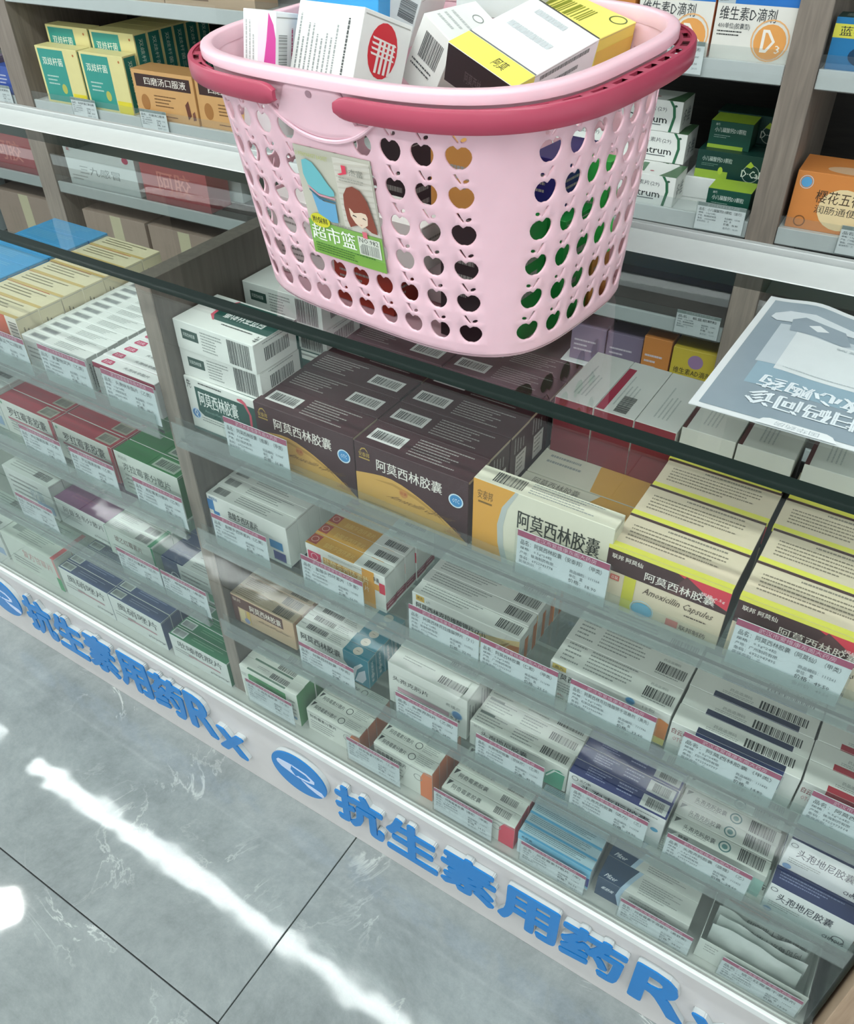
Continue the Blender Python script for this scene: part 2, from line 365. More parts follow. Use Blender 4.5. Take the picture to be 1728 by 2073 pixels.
# ================================================================ wall cabinet behind the aisle (local frame: x along, y into the cabinet)
cab = empty('wall_cabinet', 'tall brown wood wall cabinet with white shelves behind the counter', 'cabinet', (-0.31, 1.0, 0), (0, 0, FRAME_YAW))
SH = {'T': 1.085, 'M': 0.825, 'L': 0.607, 'B': 0.385, 'U': 1.36}
posts = [(-2.99, -2.94), (-2.0, -1.93), (-0.99, -0.94), (-0.022, 0.029), (0.95, 1.0)]
for x0, x1 in posts:
    a = MB(); a.box((x0, 0, 0), (x1, 0.40, 2.1), M_WOODG, 0.001); a.build('post', cab)
a = MB(); a.box((-2.95, 0.401, 0), (1.0, 0.42, 2.1), M_WOODK, 0.001); a.build('back_panel', cab)
a = MB(); a.box((-2.99, 0, 2.101), (1.0, 0.42, 2.14), M_WOODG, 0.001); a.build('top_board', cab)
for (p, q), (r, s_) in zip(posts[:-1], posts[1:]):
    for k, z in SH.items():
        a = MB(); a.box((q + .001, 0.012, z + 0.012), (r - .001, 0.399, z + 0.028), M_WHITE if k in 'TMU' else M_WOODD, 0.001)
        a.box((q + .001, 0.004, z), (r - .001, 0.0115, z + 0.030), mat('d3d6d5', 0.3, 'paint'), 0.001)
        a.build('shelf', cab)
        a = MB(); a.box((q + .002, 0.0015, z + 0.001), (r - .002, 0.003, z + 0.052), M_SLEEVE); a.box((q + .002, 0.0015, z - 0.0005), (r - .002, 0.0115, z + 0.0005), M_SLEEVE)
        a.build('price_channel', cab)

# ================================================================ shopping basket
BC = Vector((-0.4676, 0.1566, GT)); BYAW = -0.0938
BH = 0.2505; A0, B0_, A1, B1_ = 0.1785, 0.1408, 0.1998, 0.1678
SF0, SF1, SS0, SS1 = 0.0288, 0.0299, 0.0309, 0.0311; TT1, TT6 = 0.811, 0.152
def dims(t): return A0 + (A1 - A0) * t, B0_ + (B1_ - B0_) * t, 3.60 + (3.32 - 3.60) * t
def warp(x, y, z):
    t = z / BH
    return Vector((x - 0.0125 * z, y - 0.0426 * z, z + max(0, t) * (0.0426 * y + 0.0125 * x + 0.0035)))
def contour(side, c, t, off=0.0):
    """side 0 front,1 right,2 back,3 left; c = metres along it (left to right seen from outside); outward offset off"""
    a, b, n = dims(t)
    def pt(side, c):
        if side in (0, 2): x = c if side == 0 else -c; y = b * max(1 - abs(x / a) ** n, 0) ** (1 / n) * (-1 if side == 0 else 1)
        else: y = c if side == 1 else -c; x = a * max(1 - abs(y / b) ** n, 0) ** (1 / n) * (1 if side == 1 else -1)
        return x, y
    x, y = pt(side, c)
    return offs(x, y, a, b, n, off)
def offs(x, y, a, b, n, off):
    gx = (abs(x) / a) ** (n - 1) / a * (1 if x > 0 else -1); gy = (abs(y) / b) ** (n - 1) / b * (1 if y > 0 else -1)
    l = math.hypot(gx, gy)
    return x + gx / l * off, y + gy / l * off
def polar(phi, t, off=0.0):
    a, b, n = dims(t); r = (abs(math.cos(phi) / a) ** n + abs(math.sin(phi) / b) ** n) ** (-1 / n)
    return offs(r * math.cos(phi), r * math.sin(phi), a, b, n, off)
def P3(xy, z): return warp(xy[0], xy[1], z)
NF, NS, NR = 10, 7, 6
PITCH = (TT1 - TT6) / 5; TB = TT6 - PITCH / 2; TTOP = TT1 + PITCH / 2
def spf(t): return SF0 + (SF1 - SF0) * t
def sps(t): return SS0 + (SS1 - SS0) * t
# cell stencil: apple, stem slit, leaf
def apple():
    pts = []
    for i in range(22):
        th = math.pi / 2 - 2 * math.pi * i / 22
        x, y = math.cos(th), math.sin(th)
        r = 1.0 - 0.30 * math.exp(-((th - math.pi / 2) / 0.26) ** 2) - 0.14 * math.exp(-((((th + math.pi / 2 + math.pi) % (2 * math.pi)) - math.pi) / 0.22) ** 2)
        r *= 1 + 0.08 * math.sin(th) * abs(math.cos(th)) * 2
        pts.append((0.5 + 0.355 * r * x * (1 - 0.10 * (1 - y) / 2), 0.355 + 0.305 * r * y))
    return pts
STEM = [(0.40, 0.98), (0.34, 0.96), (0.40, 0.86), (0.50, 0.735), (0.545, 0.74), (0.46, 0.87)]
LEAF = [(0.66 + 0.085 * math.cos(t), 0.80 + 0.055 * math.sin(t) + 0.03 * math.cos(t)) for t in [2 * math.pi * i / 8 for i in range(8)]]
def stencil(mirror, holes=True):
    bd = []
    n = 4
    for i in range(n): bd.append((i / n, 0.0))
    for i in range(n): bd.append((1.0, i / n))
    for i in range(n): bd.append((1 - i / n, 1.0))
    for i in range(n): bd.append((0.0, 1 - i / n))
    loops = [bd]
    if holes:
        for lp in (apple(), STEM, LEAF): loops.append([((1 - x) if mirror else x, y) for x, y in lp])
    V = []; E = []
    for lp in loops:
        b = len(V); V += [Vector(p) for p in lp]; E += [(b + i, b + (i + 1) % len(lp)) for i in range(len(lp))]
    v, e, f, *_ = delaunay_2d_cdt(V, E, [], 0, 1e-6)
    def inside(p, lp):
        c = False
        for i in range(len(lp)):
            a, b = lp[i], lp[i - 1]
            if (a[1] > p[1]) != (b[1] > p[1]) and p[0] < (b[0] - a[0]) * (p[1] - a[1]) / (b[1] - a[1]) + a[0]: c = not c
        return c
    F = []
    for t in f:
        cx = sum(v[i][0] for i in t) / 3; cy = sum(v[i][1] for i in t) / 3
        if not any(inside((cx, cy), lp) for lp in loops[1:]): F.append(tuple(t))
    return [(p[0], p[1]) for p in v], F
CELL = {m_: stencil(m_) for m_ in (False, True)}; SOLID = stencil(False, False)
M_PINK = mat('efc6d1', 0.32, 'plastic'); M_ROSE = mat('ae435b', 0.30, 'plastic'); M_PINKP = M_PINK
basket = empty('shopping_basket', 'pink plastic shopping basket with apple-shaped holes standing on the glass counter', 'basket', BC, (0, 0, BYAW))
mb = MB()
def addcell(fn, cell):
    V, F = cell; mb.mesh([fn(u, v) for u, v in V], F, M_PINK)
for side in range(4):
    N = NF if side in (0, 2) else NS; sp = spf if side in (0, 2) else sps
    for c in range(N):
        for r in range(NR):
            skip = side in (0, 2) and r == 0 and c in (4, 5)
            def fn(u, v, c=c, r=r):
                t = TTOP - (r + 1 - v) * PITCH; return P3(contour(side, (c + u - N / 2) * sp(t), t), t * BH)
            addcell(fn, SOLID if skip else CELL[side in (1, 2)])
        # plain bands above and below
        for lo, hi in ((TTOP, 0.985), (0.045, TB)):
            for iv in range(1):
                def fn(u, v, c=c):
                    t = lo + (hi - lo) * v; return P3(contour(side, (c + u - N / 2) * sp(t), t), t * BH)
                addcell(fn, SOLID)
# corners: strips by polar angle between the two sides
def ang(side, c, t):
    x, y = contour(side, c, t); return math.atan2(y, x)
ts = [0.045 + (TB - 0.045) * i / 4 for i in range(4)] + [TB + (TTOP - TB) * i / 24 for i in range(24)] + [TTOP + (0.985 - TTOP) * i / 4 for i in range(5)]
for side in range(4):
    N = NF if side in (0, 2) else NS; sp = spf if side in (0, 2) else sps
    N2 = NS if side in (0, 2) else NF; sp2 = sps if side in (0, 2) else spf
    K = 14; V = []
    for t in ts:
        p0 = ang(side, N / 2 * sp(t), t); p1 = ang((side + 1) % 4, -N2 / 2 * sp2(t), t)
        while p1 < p0: p1 += 2 * math.pi
        for k in range(K + 1): V.append(P3(polar(p0 + (p1 - p0) * k / K, t), t * BH))
    F = [(i * (K + 1) + k, i * (K + 1) + k + 1, (i + 1) * (K + 1) + k + 1, (i + 1) * (K + 1) + k) for i in range(len(ts) - 1) for k in range(K)]
    mb.mesh(V, F, M_PINK)
wall = mb.build('basket_body', basket)
bm = bmesh.new(); bm.from_mesh(wall.data); bmesh.ops.remove_doubles(bm, verts=bm.verts, dist=0.00015); bmesh.ops.recalc_face_normals(bm, faces=bm.faces); bm.to_mesh(wall.data); bm.free()
wall.data.polygons.foreach_set('use_smooth', [True] * len(wall.data.polygons))
sm = wall.modifiers.new('thickness', 'SOLIDIFY'); sm.thickness = 0.0024; sm.offset = -1
be = wall.modifiers.new('soft_edges', 'BEVEL'); be.width = 0.0005; be.segments = 1; be.limit_method = 'ANGLE'; be.angle_limit = math.radians(60)
# floor of the basket, curved foot edge and foot ring
NN = 96; PH = [2 * math.pi * i / NN for i in range(NN)]
mb = MB()
def loopring(prof, mt, closed=True):
    """prof: list of (t for the contour, outward offset, z)"""
    V = [P3(polar(p, t, o_), z) for t, o_, z in prof for p in PH]; n = len(prof)
    F = [(i * NN + k, i * NN + (k + 1) % NN, (j) * NN + (k + 1) % NN, j * NN + k) for i in range(n if closed else n - 1) for j in [(i + 1) % n] for k in range(NN)]
    mb.mesh(V, F, mt)
loopring([(0.045, 0, 0.0113), (0.03, -0.0012, 0.0085), (0.015, -0.004, 0.0065), (0.0, -0.009, 0.0055), (0.0, -0.015, 0.0055), (0.0, -0.0175, 0.001), (0, -0.0195, 0.0003), (0, -0.022, 0.0010), (0, -0.024, 0.0058), (0, -0.06, 0.0062)], M_PINK, False)
V = [P3(polar(p, 0, -0.06), 0.0062) for p in PH]; mb.poly(V, M_PINK)
V = [P3(polar(p, 0.02, -0.0035), 0.0095) for p in PH]; mb.poly(V, M_PINK)
o = mb.build('basket_floor', basket, smooth=True)
mb = MB()
z1 = BH
loopring([(1, -0.0045, z1 - 0.012), (1, -0.005, z1 - 0.001), (1, -0.0035, z1 + 0.0006), (1, 0.004, z1 + 0.0006), (1, 0.0062, z1 - 0.0006), (1, 0.0070, z1 - 0.0026), (1, 0.0068, z1 - 0.0090), (1, 0.0056, z1 - 0.0094), (1, 0.0050, z1 - 0.004), (1, 0.0, z1 - 0.003), (1, -0.0018, z1 - 0.012)], M_PINK)
# raised pivot plate and the swag under it, front and back
for side in (0, 2):
    nx = 28; nz = 12
    def top(u): return 0.985
    def bot(x): return 0.985 - (0.30 + 0.0) * (math.cos(min(1, abs(x) / 0.062) * math.pi) * 0.5 + 0.5) ** 0.7 * 0.95 - 0.02
    hw = lambda t: 0.030 + (0.032) * max(0, (0.93 - t)) / 0.25
    V = []; F = []
    for i in range(nx + 1):
        x = -0.062 + 0.124 * i / nx
        lo = 0.785 + 0.095 * (abs(x - 0.004) / 0.062) ** 2.2
        hi = 0.965 if abs(x) < 0.030 else 0.965 - 0.105 * min(1, (abs(x) - 0.030) / 0.014)
        hi = max(hi, lo + 0.004)
        for j in range(nz + 1):
            t = lo + (hi - lo) * j / nz
            edge = min(1, (min(j, nz - j)) / 1.0, (min(i, nx - i)) / 1.0)
            V.append(P3(contour(side, x, t, 0.0006 + 0.0030 * edge), t * BH))
    for i in range(nx):
        for j in range(nz): F.append((i * (nz + 1) + j, (i + 1) * (nz + 1) + j, (i + 1) * (nz + 1) + j + 1, i * (nz + 1) + j + 1))
    mb.mesh(V, F, M_PINK)
    # swag bead along the lower edge
    V = []; F = []
    for i in range(nx + 1):
        x = -0.066 + 0.132 * i / nx; lo = 0.785 + 0.095 * (abs(x - 0.004) / 0.062) ** 2.2
        for k in range(6):
            th = 2 * math.pi * k / 6
            t = lo + 0.0085 * math.cos(th); V.append(P3(contour(side, x, t, 0.003 + 0.0022 * math.sin(th)), t * BH))
    for i in range(nx):
        for k in range(6): F.append((i * 6 + k, (i + 1) * 6 + k, (i + 1) * 6 + (k + 1) % 6, i * 6 + (k + 1) % 6))
    mb.mesh(V, F, M_PINK)
o = mb.build('rim', basket, smooth=True); fixnormals(o)
md = o.modifiers.new('edge_split', 'EDGE_SPLIT'); md.split_angle = math.radians(50)
# screw mark on the pivot plate
mb = MB()
mb.poly([P3(contour(0, -0.002 + 0.0035 * math.cos(a_), 0.935 + 0.012 * math.sin(a_), 0.0042), (0.935 + 0.012 * math.sin(a_)) * BH) for a_ in [2 * math.pi * i / 12 for i in range(12)]], mat('a98590', 0.5, 'scuff'))
mb.build('pivot_mark', basket)
# two handles folded down round the ends
def handle(sgn):
    mb = MB(); n = 90; V = []; F = []; ZC = BH - 0.0195; HH = 0.0175
    t = 0.90
    a0 = math.atan2(contour(0, 0.034, t)[1], contour(0, 0.034, t)[0]); a1 = -a0
    prof = []
    pr = [(-0.0035, -0.5), (0.0, -0.5), (0.0012, -0.42), (0.0018, 0.0), (0.0012, 0.42), (0.0, 0.5), (-0.0035, 0.5), (-0.0022, 0.35), (-0.0022, -0.35)]
    for i in range(n + 1):
        phi = a0 + (a1 - a0) * i / n
        s_ = i / n
        side = max(0.0, math.cos(phi)) ** 1.6
        off = 0.0128 + 0.0130 * side
        endt = min(1.0, (0.12 + s_ * 26) , (0.12 + (1 - s_) * 26)); endt = math.sqrt(max(0, 1 - (1 - min(1, endt)) ** 2))
        zc = ZC + 0.002 * side
        for o_, h_ in pr:
            x, y = polar(phi, t, off + o_)
            z = zc + HH * h_ * endt
            if sgn < 0: x = -x; y = y
            V.append(P3((x, y), z))
    m_ = len(pr)
    F += [(i * m_ + k, (i + 1) * m_ + k, (i + 1) * m_ + (k + 1) % m_, i * m_ + (k + 1) % m_) for i in range(n) for k in range(m_)]
    F += [tuple(range(m_)), tuple(n * m_ + k for k in range(m_ - 1, -1, -1))]
    mb.mesh(V, F, M_ROSE)
    o = mb.build('handle', basket, smooth=True); fixnormals(o); md = o.modifiers.new('edge_split', 'EDGE_SPLIT'); md.split_angle = math.radians(45)
    # slotted web on the inner side of the handle
    mb = MB(); m2 = 220
    for i in range(m2):
        s_ = (i + .5) / m2
        if s_ < 0.17 or s_ > 0.83: continue
        slot = ((i % 10) in (1, 2, 3, 4, 5, 6))
        def q(ph, fr, dz):
            side = max(0.0, math.cos(ph)) ** 1.6; off = 0.0128 + 0.0130 * side
            lo = 0.0095; x, y = polar(ph, t, lo + (off - 0.001 - lo) * fr)
            if sgn < 0: x = -x
            return P3((x, y), ZC + 0.002 * side + HH * 0.40 + dz)
        pa, pb = a0 + (a1 - a0) * i / m2, a0 + (a1 - a0) * (i + 1) / m2
        bands = [(0, 0.25), (0.72, 1)] if slot else [(0, 1)]
        for f0, f1 in bands:
            v = [q(pa, f0, 0), q(pb, f0, 0), q(pb, f1, 0), q(pa, f1, 0), q(pa, f0, -.003), q(pb, f0, -.003), q(pb, f1, -.003), q(pa, f1, -.003)]
            mb.mesh(v, [(0, 1, 2, 3), (7, 6, 5, 4), (0, 4, 5, 1), (3, 2, 6, 7)], M_ROSE)
    w_ = mb.build('slotted_web', o)
    return o
handle(1); handle(-1)
# sticker on the front
STK = empty_ = None
mb = MB()
def sfn(u, v, e):
    x = -0.0385 + 0.0905 * u + 0.000 * v; t = 0.325 + (0.745 - 0.325) * v
    bul = 0.0014 + 0.003 * max(0, (0.25 - v)) * (1 if u < .8 else .5)
    return P3(contour(0, x, t, bul + e), t * BH)
K = 10; V = [sfn(i / K, j / K, 0) for i in range(K + 1) for j in range(K + 1)] + [sfn(i / K, j / K, -0.0006) for i in range(K + 1) for j in range(K + 1)]
n1 = (K + 1) ** 2
F = [(i * (K + 1) + j, (i + 1) * (K + 1) + j, (i + 1) * (K + 1) + j + 1, i * (K + 1) + j + 1) for i in range(K) for j in range(K)]
mb.mesh(V, F + [tuple(n1 + k for k in reversed(f)) for f in F], mat('c9c6b6', 0.35))
P = Print(mb, sfn, 0.0905, 0.105); P.k = 3
def grid_rect(P, u0, v0, u1, v1, c, k=6):
    e = P.off(); mt = mat(c)
    kv = max(1, round((v1 - v0) / 0.05))
    for i in range(k):
        a_, b_ = u0 + (u1 - u0) * i / k, u0 + (u1 - u0) * (i + 1) / k
        for j in range(kv):
            c_, d_ = v0 + (v1 - v0) * j / kv, v0 + (v1 - v0) * (j + 1) / kv
            P.mb.poly([P.fn(*q, e) for q in ((a_, c_), (b_, c_), (b_, d_), (a_, d_))], mt)
grid_rect(P, 0.52, 0.33, 0.985, 0.97, 'd9d4c8')
for i in range(11): P.poly([(0.53, 0.40 + i * .05), (0.98, 0.44 + i * .05), (0.98, 0.455 + i * .05), (0.53, 0.415 + i * .05)], 'cbc5b8')
grid_rect(P, 0.0, 0.0, 1.0, 0.10, '7aa843', 8)
grid_rect(P, 0.0, 0.10, 1.0, 0.33, '84b455', 8)
P.k = 26; P.text('超市篮', 0.03, 0.145, 0.64, 0.30, 'f4f7ec', 0.02)
P.fine(0.05, 0.015, 0.97, 0.115, 4, '3c6b2c')
P.rect(0.68, 0.125, 0.97, 0.30, 'd9dccf'); P.bars(0.70, 0.135, 0.95, 0.235, None, '7b7f78'); P.text('NO.982', 0.70, 0.245, 0.95, 0.29, '55584f', 0.01)
P.ell(0.185, 0.345, 0.0125, 'd9d432', 0.0068); P.text('附保鲜', 0.08, 0.315, 0.29, 0.375, '33331a', 0.02)
P.poly([(0.10, 0.88), (0.16, 0.90), (0.24, 0.88), (0.33, 0.80), (0.40, 0.72), (0.47, 0.66), (0.47, 0.62), (0.40, 0.605), (0.25, 0.61), (0.12, 0.67), (0.085, 0.76)], '6fbcc4')
P.poly([(0.15, 0.60), (0.30, 0.545), (0.46, 0.545), (0.45, 0.37), (0.36, 0.36), (0.19, 0.41)], '6aa9cf')
P.poly([(0.12, 0.665), (0.25, 0.605), (0.47, 0.60), (0.47, 0.585), (0.25, 0.585), (0.12, 0.65)], 'd59aa8')
P.poly([(0.13, 0.640), (0.25, 0.577), (0.47, 0.572), (0.47, 0.556), (0.25, 0.556), (0.13, 0.62)], '3c6a80')
P.text('SUPERMARKET BASKET', 0.04, 0.92, 0.47, 0.955, 'b8bd6a', 0.0)
P.text('J', 0.58, 0.83, 0.69, 0.92, 'e2445c', 0.06); P.text('杰富', 0.73, 0.845, 0.90, 0.905, '8b8a80', 0.01); P.fine(0.58, 0.77, 0.93, 0.815, 2, 'a19f94')
P.poly([(0.585, 0.56), (0.60, 0.66), (0.66, 0.73), (0.74, 0.755), (0.83, 0.73), (0.90, 0.65), (0.93, 0.55), (0.965, 0.42), (0.97, 0.365), (0.90, 0.37), (0.80, 0.42), (0.70, 0.40), (0.62, 0.37), (0.595, 0.43)], '8b4636')
P.poly([(0.645, 0.55), (0.72, 0.53), (0.85, 0.545), (0.875, 0.50), (0.86, 0.43), (0.78, 0.385), (0.70, 0.42), (0.65, 0.48)], 'ead2bb')
P.poly([(0.63, 0.57), (0.70, 0.515), (0.80, 0.535), (0.89, 0.53), (0.88, 0.60), (0.66, 0.60)], '8b4636')
P.poly([(0.675, 0.487), (0.69, 0.498), (0.73, 0.487), (0.73, 0.479), (0.69, 0.486)], '463630'); P.poly([(0.80, 0.482), (0.82, 0.492), (0.85, 0.481), (0.85, 0.474), (0.82, 0.482)], '463630')
P.poly([(0.755, 0.425), (0.775, 0.419), (0.795, 0.426), (0.775, 0.413)], 'c0605a')
P.poly([(0.77, 0.36), (0.83, 0.36), (0.83, 0.30), (0.77, 0.30)], 'dd6f7d'); P.text('POWER THE BASKET', 0.36, 0.345, 0.64, 0.365, '6c6a60'); P.text('FASHION', 0.40, 0.335, 0.60, 0.345, '8c8a80')
mb.build('sticker', basket)

# ================================================================ cartons
W = 'e2e4df'; DK = '2c2f2e'; GR = '969b98'
# green and white amoxicillin (front carton upright; two lying on it show their long side)
def p(P):
    F = P['F']; F.poly([(.13, .86), (.13, .40), (.20, .33), (1, .33), (1, .86)], '1f5048'); F.text('阿莫西林胶囊', .17, .52, .70, .80, 'e9eeea', .01); F.text('Amoxicillin Capsules', .22, .40, .62, .47, '7fa097')
    F.poly([(.72, .90), (.80, .86), (.855, .70), (.85, .50), (.78, .36), (.76, .33), (.80, .33), (.88, .50), (.885, .70), (.83, .90), (.78, .95), (.72, .93)], 'd2566a')
    F.ell(.085, .33, .0085, '4f86bf'); F.ring(.085, .33, .0085, .0016, 'cfe0ee'); F.text('Q', .06, .26, .11, .41, 'e6eef5', .02); F.rect(0, 0, 1, .05, '1f5048'); F.fine(.16, .20, .55, .30, 2, GR); F.fine(.2, .90, .55, .96, 1, DK); F.text('先', .03, .80, .09, .96, DK)
    T = P['T']; T.rect(.0, .1, .97, .8, '1f5048'); T.fine(.1, .3, .6, .5, 2, 'b9c9c2')
    R = P['R']; R.bars(.25, .2, .8, .75, None, DK); R.fine(.2, .8, .9, .9, 1, GR)
carton('amox_green', .129, .041, .082, W, {'K': '1f5048'}, p)
def p(P):
    F = P['F']; F.rect(.09, .40, .30, .74, '2c4b43'); F.text('阿莫西林胶囊', .11, .50, .26, .64, 'c9d3cc'); F.fine(.34, .12, .64, .84, 7, GR); F.bars(.68, .10, .95, .92, None, '4a4d4c')
    T = P['T']; T.poly([(.30, .95), (.24, .75), (.27, .45), (.34, .32), (1, .32), (1, .95)], '1f5048'); T.poly([(.31, .97), (.22, .75), (.25, .42), (.34, .30), (.36, .30), (.28, .45), (.255, .75), (.33, .97)], 'd2566a')
    T.text('阿莫西林胶囊', .38, .44, .86, .72, 'e9eeea', .01, flip=True); T.fine(.48, .2, .9, .27, 1, DK); T.text('先', .93, .08, .985, .26, DK, flip=True)
    R = P['R']; R.bars(.22, .28, .78, .72, None, '4a4d4c'); R.fine(.2, .8, .85, .9, 1, GR); R.rect(.94, 0, 1, 1, '1f5048')
carton('amox_green_flat', .134, .080, .0400, W, {'K': '1f5048'}, p)
# brown and gold amoxicillin
def p(P):
    F = P['F']
    arc = [(0, .52)] + [(u / 12, .52 + .0 + .10 * math.sin(min(1, u / 5) * math.pi / 2) - .58 * max(0, (u - 3) / 9) ** 1.7) for u in range(0, 13)]
    F.poly([(0, 0), (1, 0)] + [(max(0, a), max(b, 0.02)) for a, b in reversed(arc)], 'd0a356')
    F.poly([(.16, .50), (.34, .545), (.55, .48), (.74, .33), (.84, .18), (.74, .30), (.55, .43), (.34, .505)], 'b58b42')
    F.text('阿莫西林胶囊', .20, .66, .78, .84, 'e9e4dc', .012); F.text('Amoxicillin Capsules', .24, .27, .80, .36, '6f4f27', slant=.25)
    F.ell(.44, .445, .006, 'c4894a'); F.text('胶囊', .41, .42, .47, .47, 'a9512f')
    F.text('安泰邦', .04, .80, .14, .87, 'b3954a', .02); F.rect(.04, .765, .14, .785, 'b3954a'); F.poly([(.05, .88), (.07, .93), (.10, .945), (.12, .91), (.13, .87), (.115, .90), (.10, .925), (.075, .915), (.06, .88)], 'b3954a')
    F.ell(.90, .66, .0085, '3f8ac2', n=28); F.ring(.90, .66, .0095, .0016, 'cfe3ef'); F.text('OTC', .87, .63, .93, .69, 'dfecf5')
    F.ring(.88, .16, .0055, .0006, 'b8803f'); F.text('24粒/盒', .80, .10, .95, .17, 'b87a3c'); F.fine(.06, .03, .5, .10, 2, '9a8350')
    T = P['T']; T.bars(.06, .25, .36, .72, 'd3d3d0', DK); T.fine(.43, .12, .95, .85, 7, 'a29c98'); 
    R = P['R']; R.rect(.30, .25, .85, .62, 'cfc9c4'); R.fine(.36, .30, .8, .58, 4, '77716d'); R.fine(.2, .68, .8, .95, 4, 'a29c98', along='v'); R.rect(0, .97, 1, 1, 'b9a98f')
carton('amox_brown', .1525, .0478, .092, '43262c', None, p)
def p(P):
    P['T'].bars(.62, .25, .92, .72, 'd3d3d0', DK); P['T'].fine(.06, .12, .56, .85, 7, 'a29c98'); R = P['R']; R.rect(.30, .25, .85, .62, 'cfc9c4'); P['F'].rect(.0, .0, 1, .5, 'd0a356')
carton('amox_brown_b', .1525, .0478, .092, '43262c', None, p)
# orange and cream single carton
def p(P):
    F = P['F']; F.poly([(0, 0), (.24, 0), (.20, .25), (.19, .5), (.22, .75), (.30, .97), (.31, 1), (0, 1)], 'dba043')
    F.poly([(.24, 0), (.20, .25), (.19, .5), (.22, .75), (.30, .97), (.31, 1), (.335, 1), (.26, .75), (.235, .5), (.245, .25), (.29, 0)], 'b9bfbc')
    F.text('阿莫西林胶囊', .34, .56, .92, .80, '2b2e29', .012); F.text('安泰邦', .035, .76, .15, .88, '7b5a22', .01); F.rect(.04, .71, .145, .735, '7b5a22')
    F.poly([(.50, .50), (.53, .53), (.66, .53), (.66, .36), (.53, .36), (.50, .40)], '3a2a28'); F.text('0.5g', .54, .39, .64, .49, 'd8d4c8', .02); F.ring(.70, .445, .008, .0012, '3a2a28')
    T = P['T']; T.bars(.12, .2, .34, .85, None, DK); T.fine(.38, .15, .93, .9, 5, GR)
carton('amox_orange', .160, .026, .1035, 'dcd9c6', {'L': 'dba043', 'K': 'dba043'}, p)
def p(P):
    T = P['T']; T.poly([(.55, 0), (1, 0), (1, 1), (.65, 1), (.5, .5)], 'cfa04e'); T.fine(.08, .2, .45, .8, 5, GR); T.text('阿莫西林胶囊', .1, .82, .5, .95, '77746a')
    P['F'].fine(.1, .2, .9, .8, 3, GR); P['R'].rect(0, 0, .4, 1, 'cfa04e')
carton('amox_orange_flat', .150, .100, .027, 'cfcebe', None, p)
# cream, yellow and maroon amoxicillin
def p(P):
    F = P['F']; F.rect(0, .60, 1, .94, '43282a'); F.poly([(.58, .94), (1, .94), (1, .66), (.88, .72)], 'd3394c'); F.rect(0, .94, 1, 1, 'e3df5a'); F.poly([(.53, .60), (.65, .94), (.80, .80), (.62, .60)], '5c3b3c')
    F.text('阿莫西林胶囊', .33, .645, .90, .78, 'ece6dd', .01); F.text('联邦 阿莫仙', .04, .81, .30, .885, 'e9e2d8', .02); F.text('规格:0.5g', .78, .75, .97, .81, 'f0dada', .01)
    F.rect(.17, .02, .27, .60, 'cfc944'); F.rect(.05, .47, .13, .555, 'c9564a'); F.text('双联', .06, .485, .12, .54, 'f1e4da'); F.text('Amoxicillin Capsules', .33, .40, .90, .54, '4d3c33', slant=.05)
    F.ell(.36, .16, .011, '6cb1d2', .0095); F.ring(.36, .16, .0125, .001, 'bcd9e6'); F.rect(.57, .09, .67, .20, 'd27a70'); F.text('联邦制药', .685, .10, .90, .18, '55473f', .01); F.fine(.7, .31, .9, .36, 1, '55473f')
    T = P['T']; T.rect(0, 0, 1, .13, 'e3df5a'); T.rect(0, .93, 1, 1, '4b3230'); T.fine(.08, .22, .95, .72, 5, '8a7f6c'); T.fine(.35, .74, .9, .86, 1, '8d8576')
carton('amox_cream', .1235, .0555, .084, 'dccdb4', {'R': '4a332f', 'L': '9b8f78'}, p)
carton('cream_end', .102, .0555, .084, 'dccdb4', {'R': '4a332f', 'L': '9b8f78'}, p)
# red fronted carton standing at the back
def p(P):
    P['F'].text('甲', .4, .12, .6, .28, 'c98f94', .02); P['F'].text('胶囊', .2, .7, .8, .85, 'b56d74'); P['F'].rect(0, 0, 1, .45, '7f3540')
    T = P['T']; T.fine(.3, .15, .7, .8, 4, 'b4b8b6', along='v')
carton('white_red', .0495, .125, .078, 'dddcd8', {'F': '8f3d48'}, p)
p_ = p
def p(P): p_(P); P['T'].rect(.02, .02, .22, .85, 'a92d49'); P['T'].bars(.42, .05, .74, .35, None, DK, vertical=True)
carton('white_red_s', .0495, .125, .078, 'dddcd8', {'F': '8f3d48'}, p)
def p(P):
    T = P['T']; T.rect(.0, .0, .08, 1, '5a3a3c'); T.fine(.3, .15, .6, .8, 4, 'b4b8b6', along='v')
carton('white_dark', .060, .11, .030, 'd6d6d0', None, p)
# white and blue doxycycline
def p(P):
    F = P['F']; F.text('神威药业', .03, .88, .14, .96, '3b6fa8', .01)
    for i in range(3): F.rect(0 if i != 1 else .06, .62 - i * .26, .08 if i != 1 else .14, .88 - i * .26, ['3f7fb8', '3f7fb8', '2a3c7e'][i])
    F.text('盐酸多西环素片', .26, .60, .64, .78, DK, .008); F.fine(.3, .84, .5, .88, 1, GR); F.fine(.25, .52, .6, .57, 1, GR)
    F.rect(.77, .36, .93, .56, '2f7fb4'); F.rect(.80, .08, .95, .30, '3b3f86')
    T = P['T']; T.bars(.05, .3, .21, .85, None, DK); T.fine(.33, .15, .92, .85, 4, GR); P['R'].rect(0, 0, 1, .035, '39404a')
carton('doxy_white', .150, .0240, .0755, W, None, p)
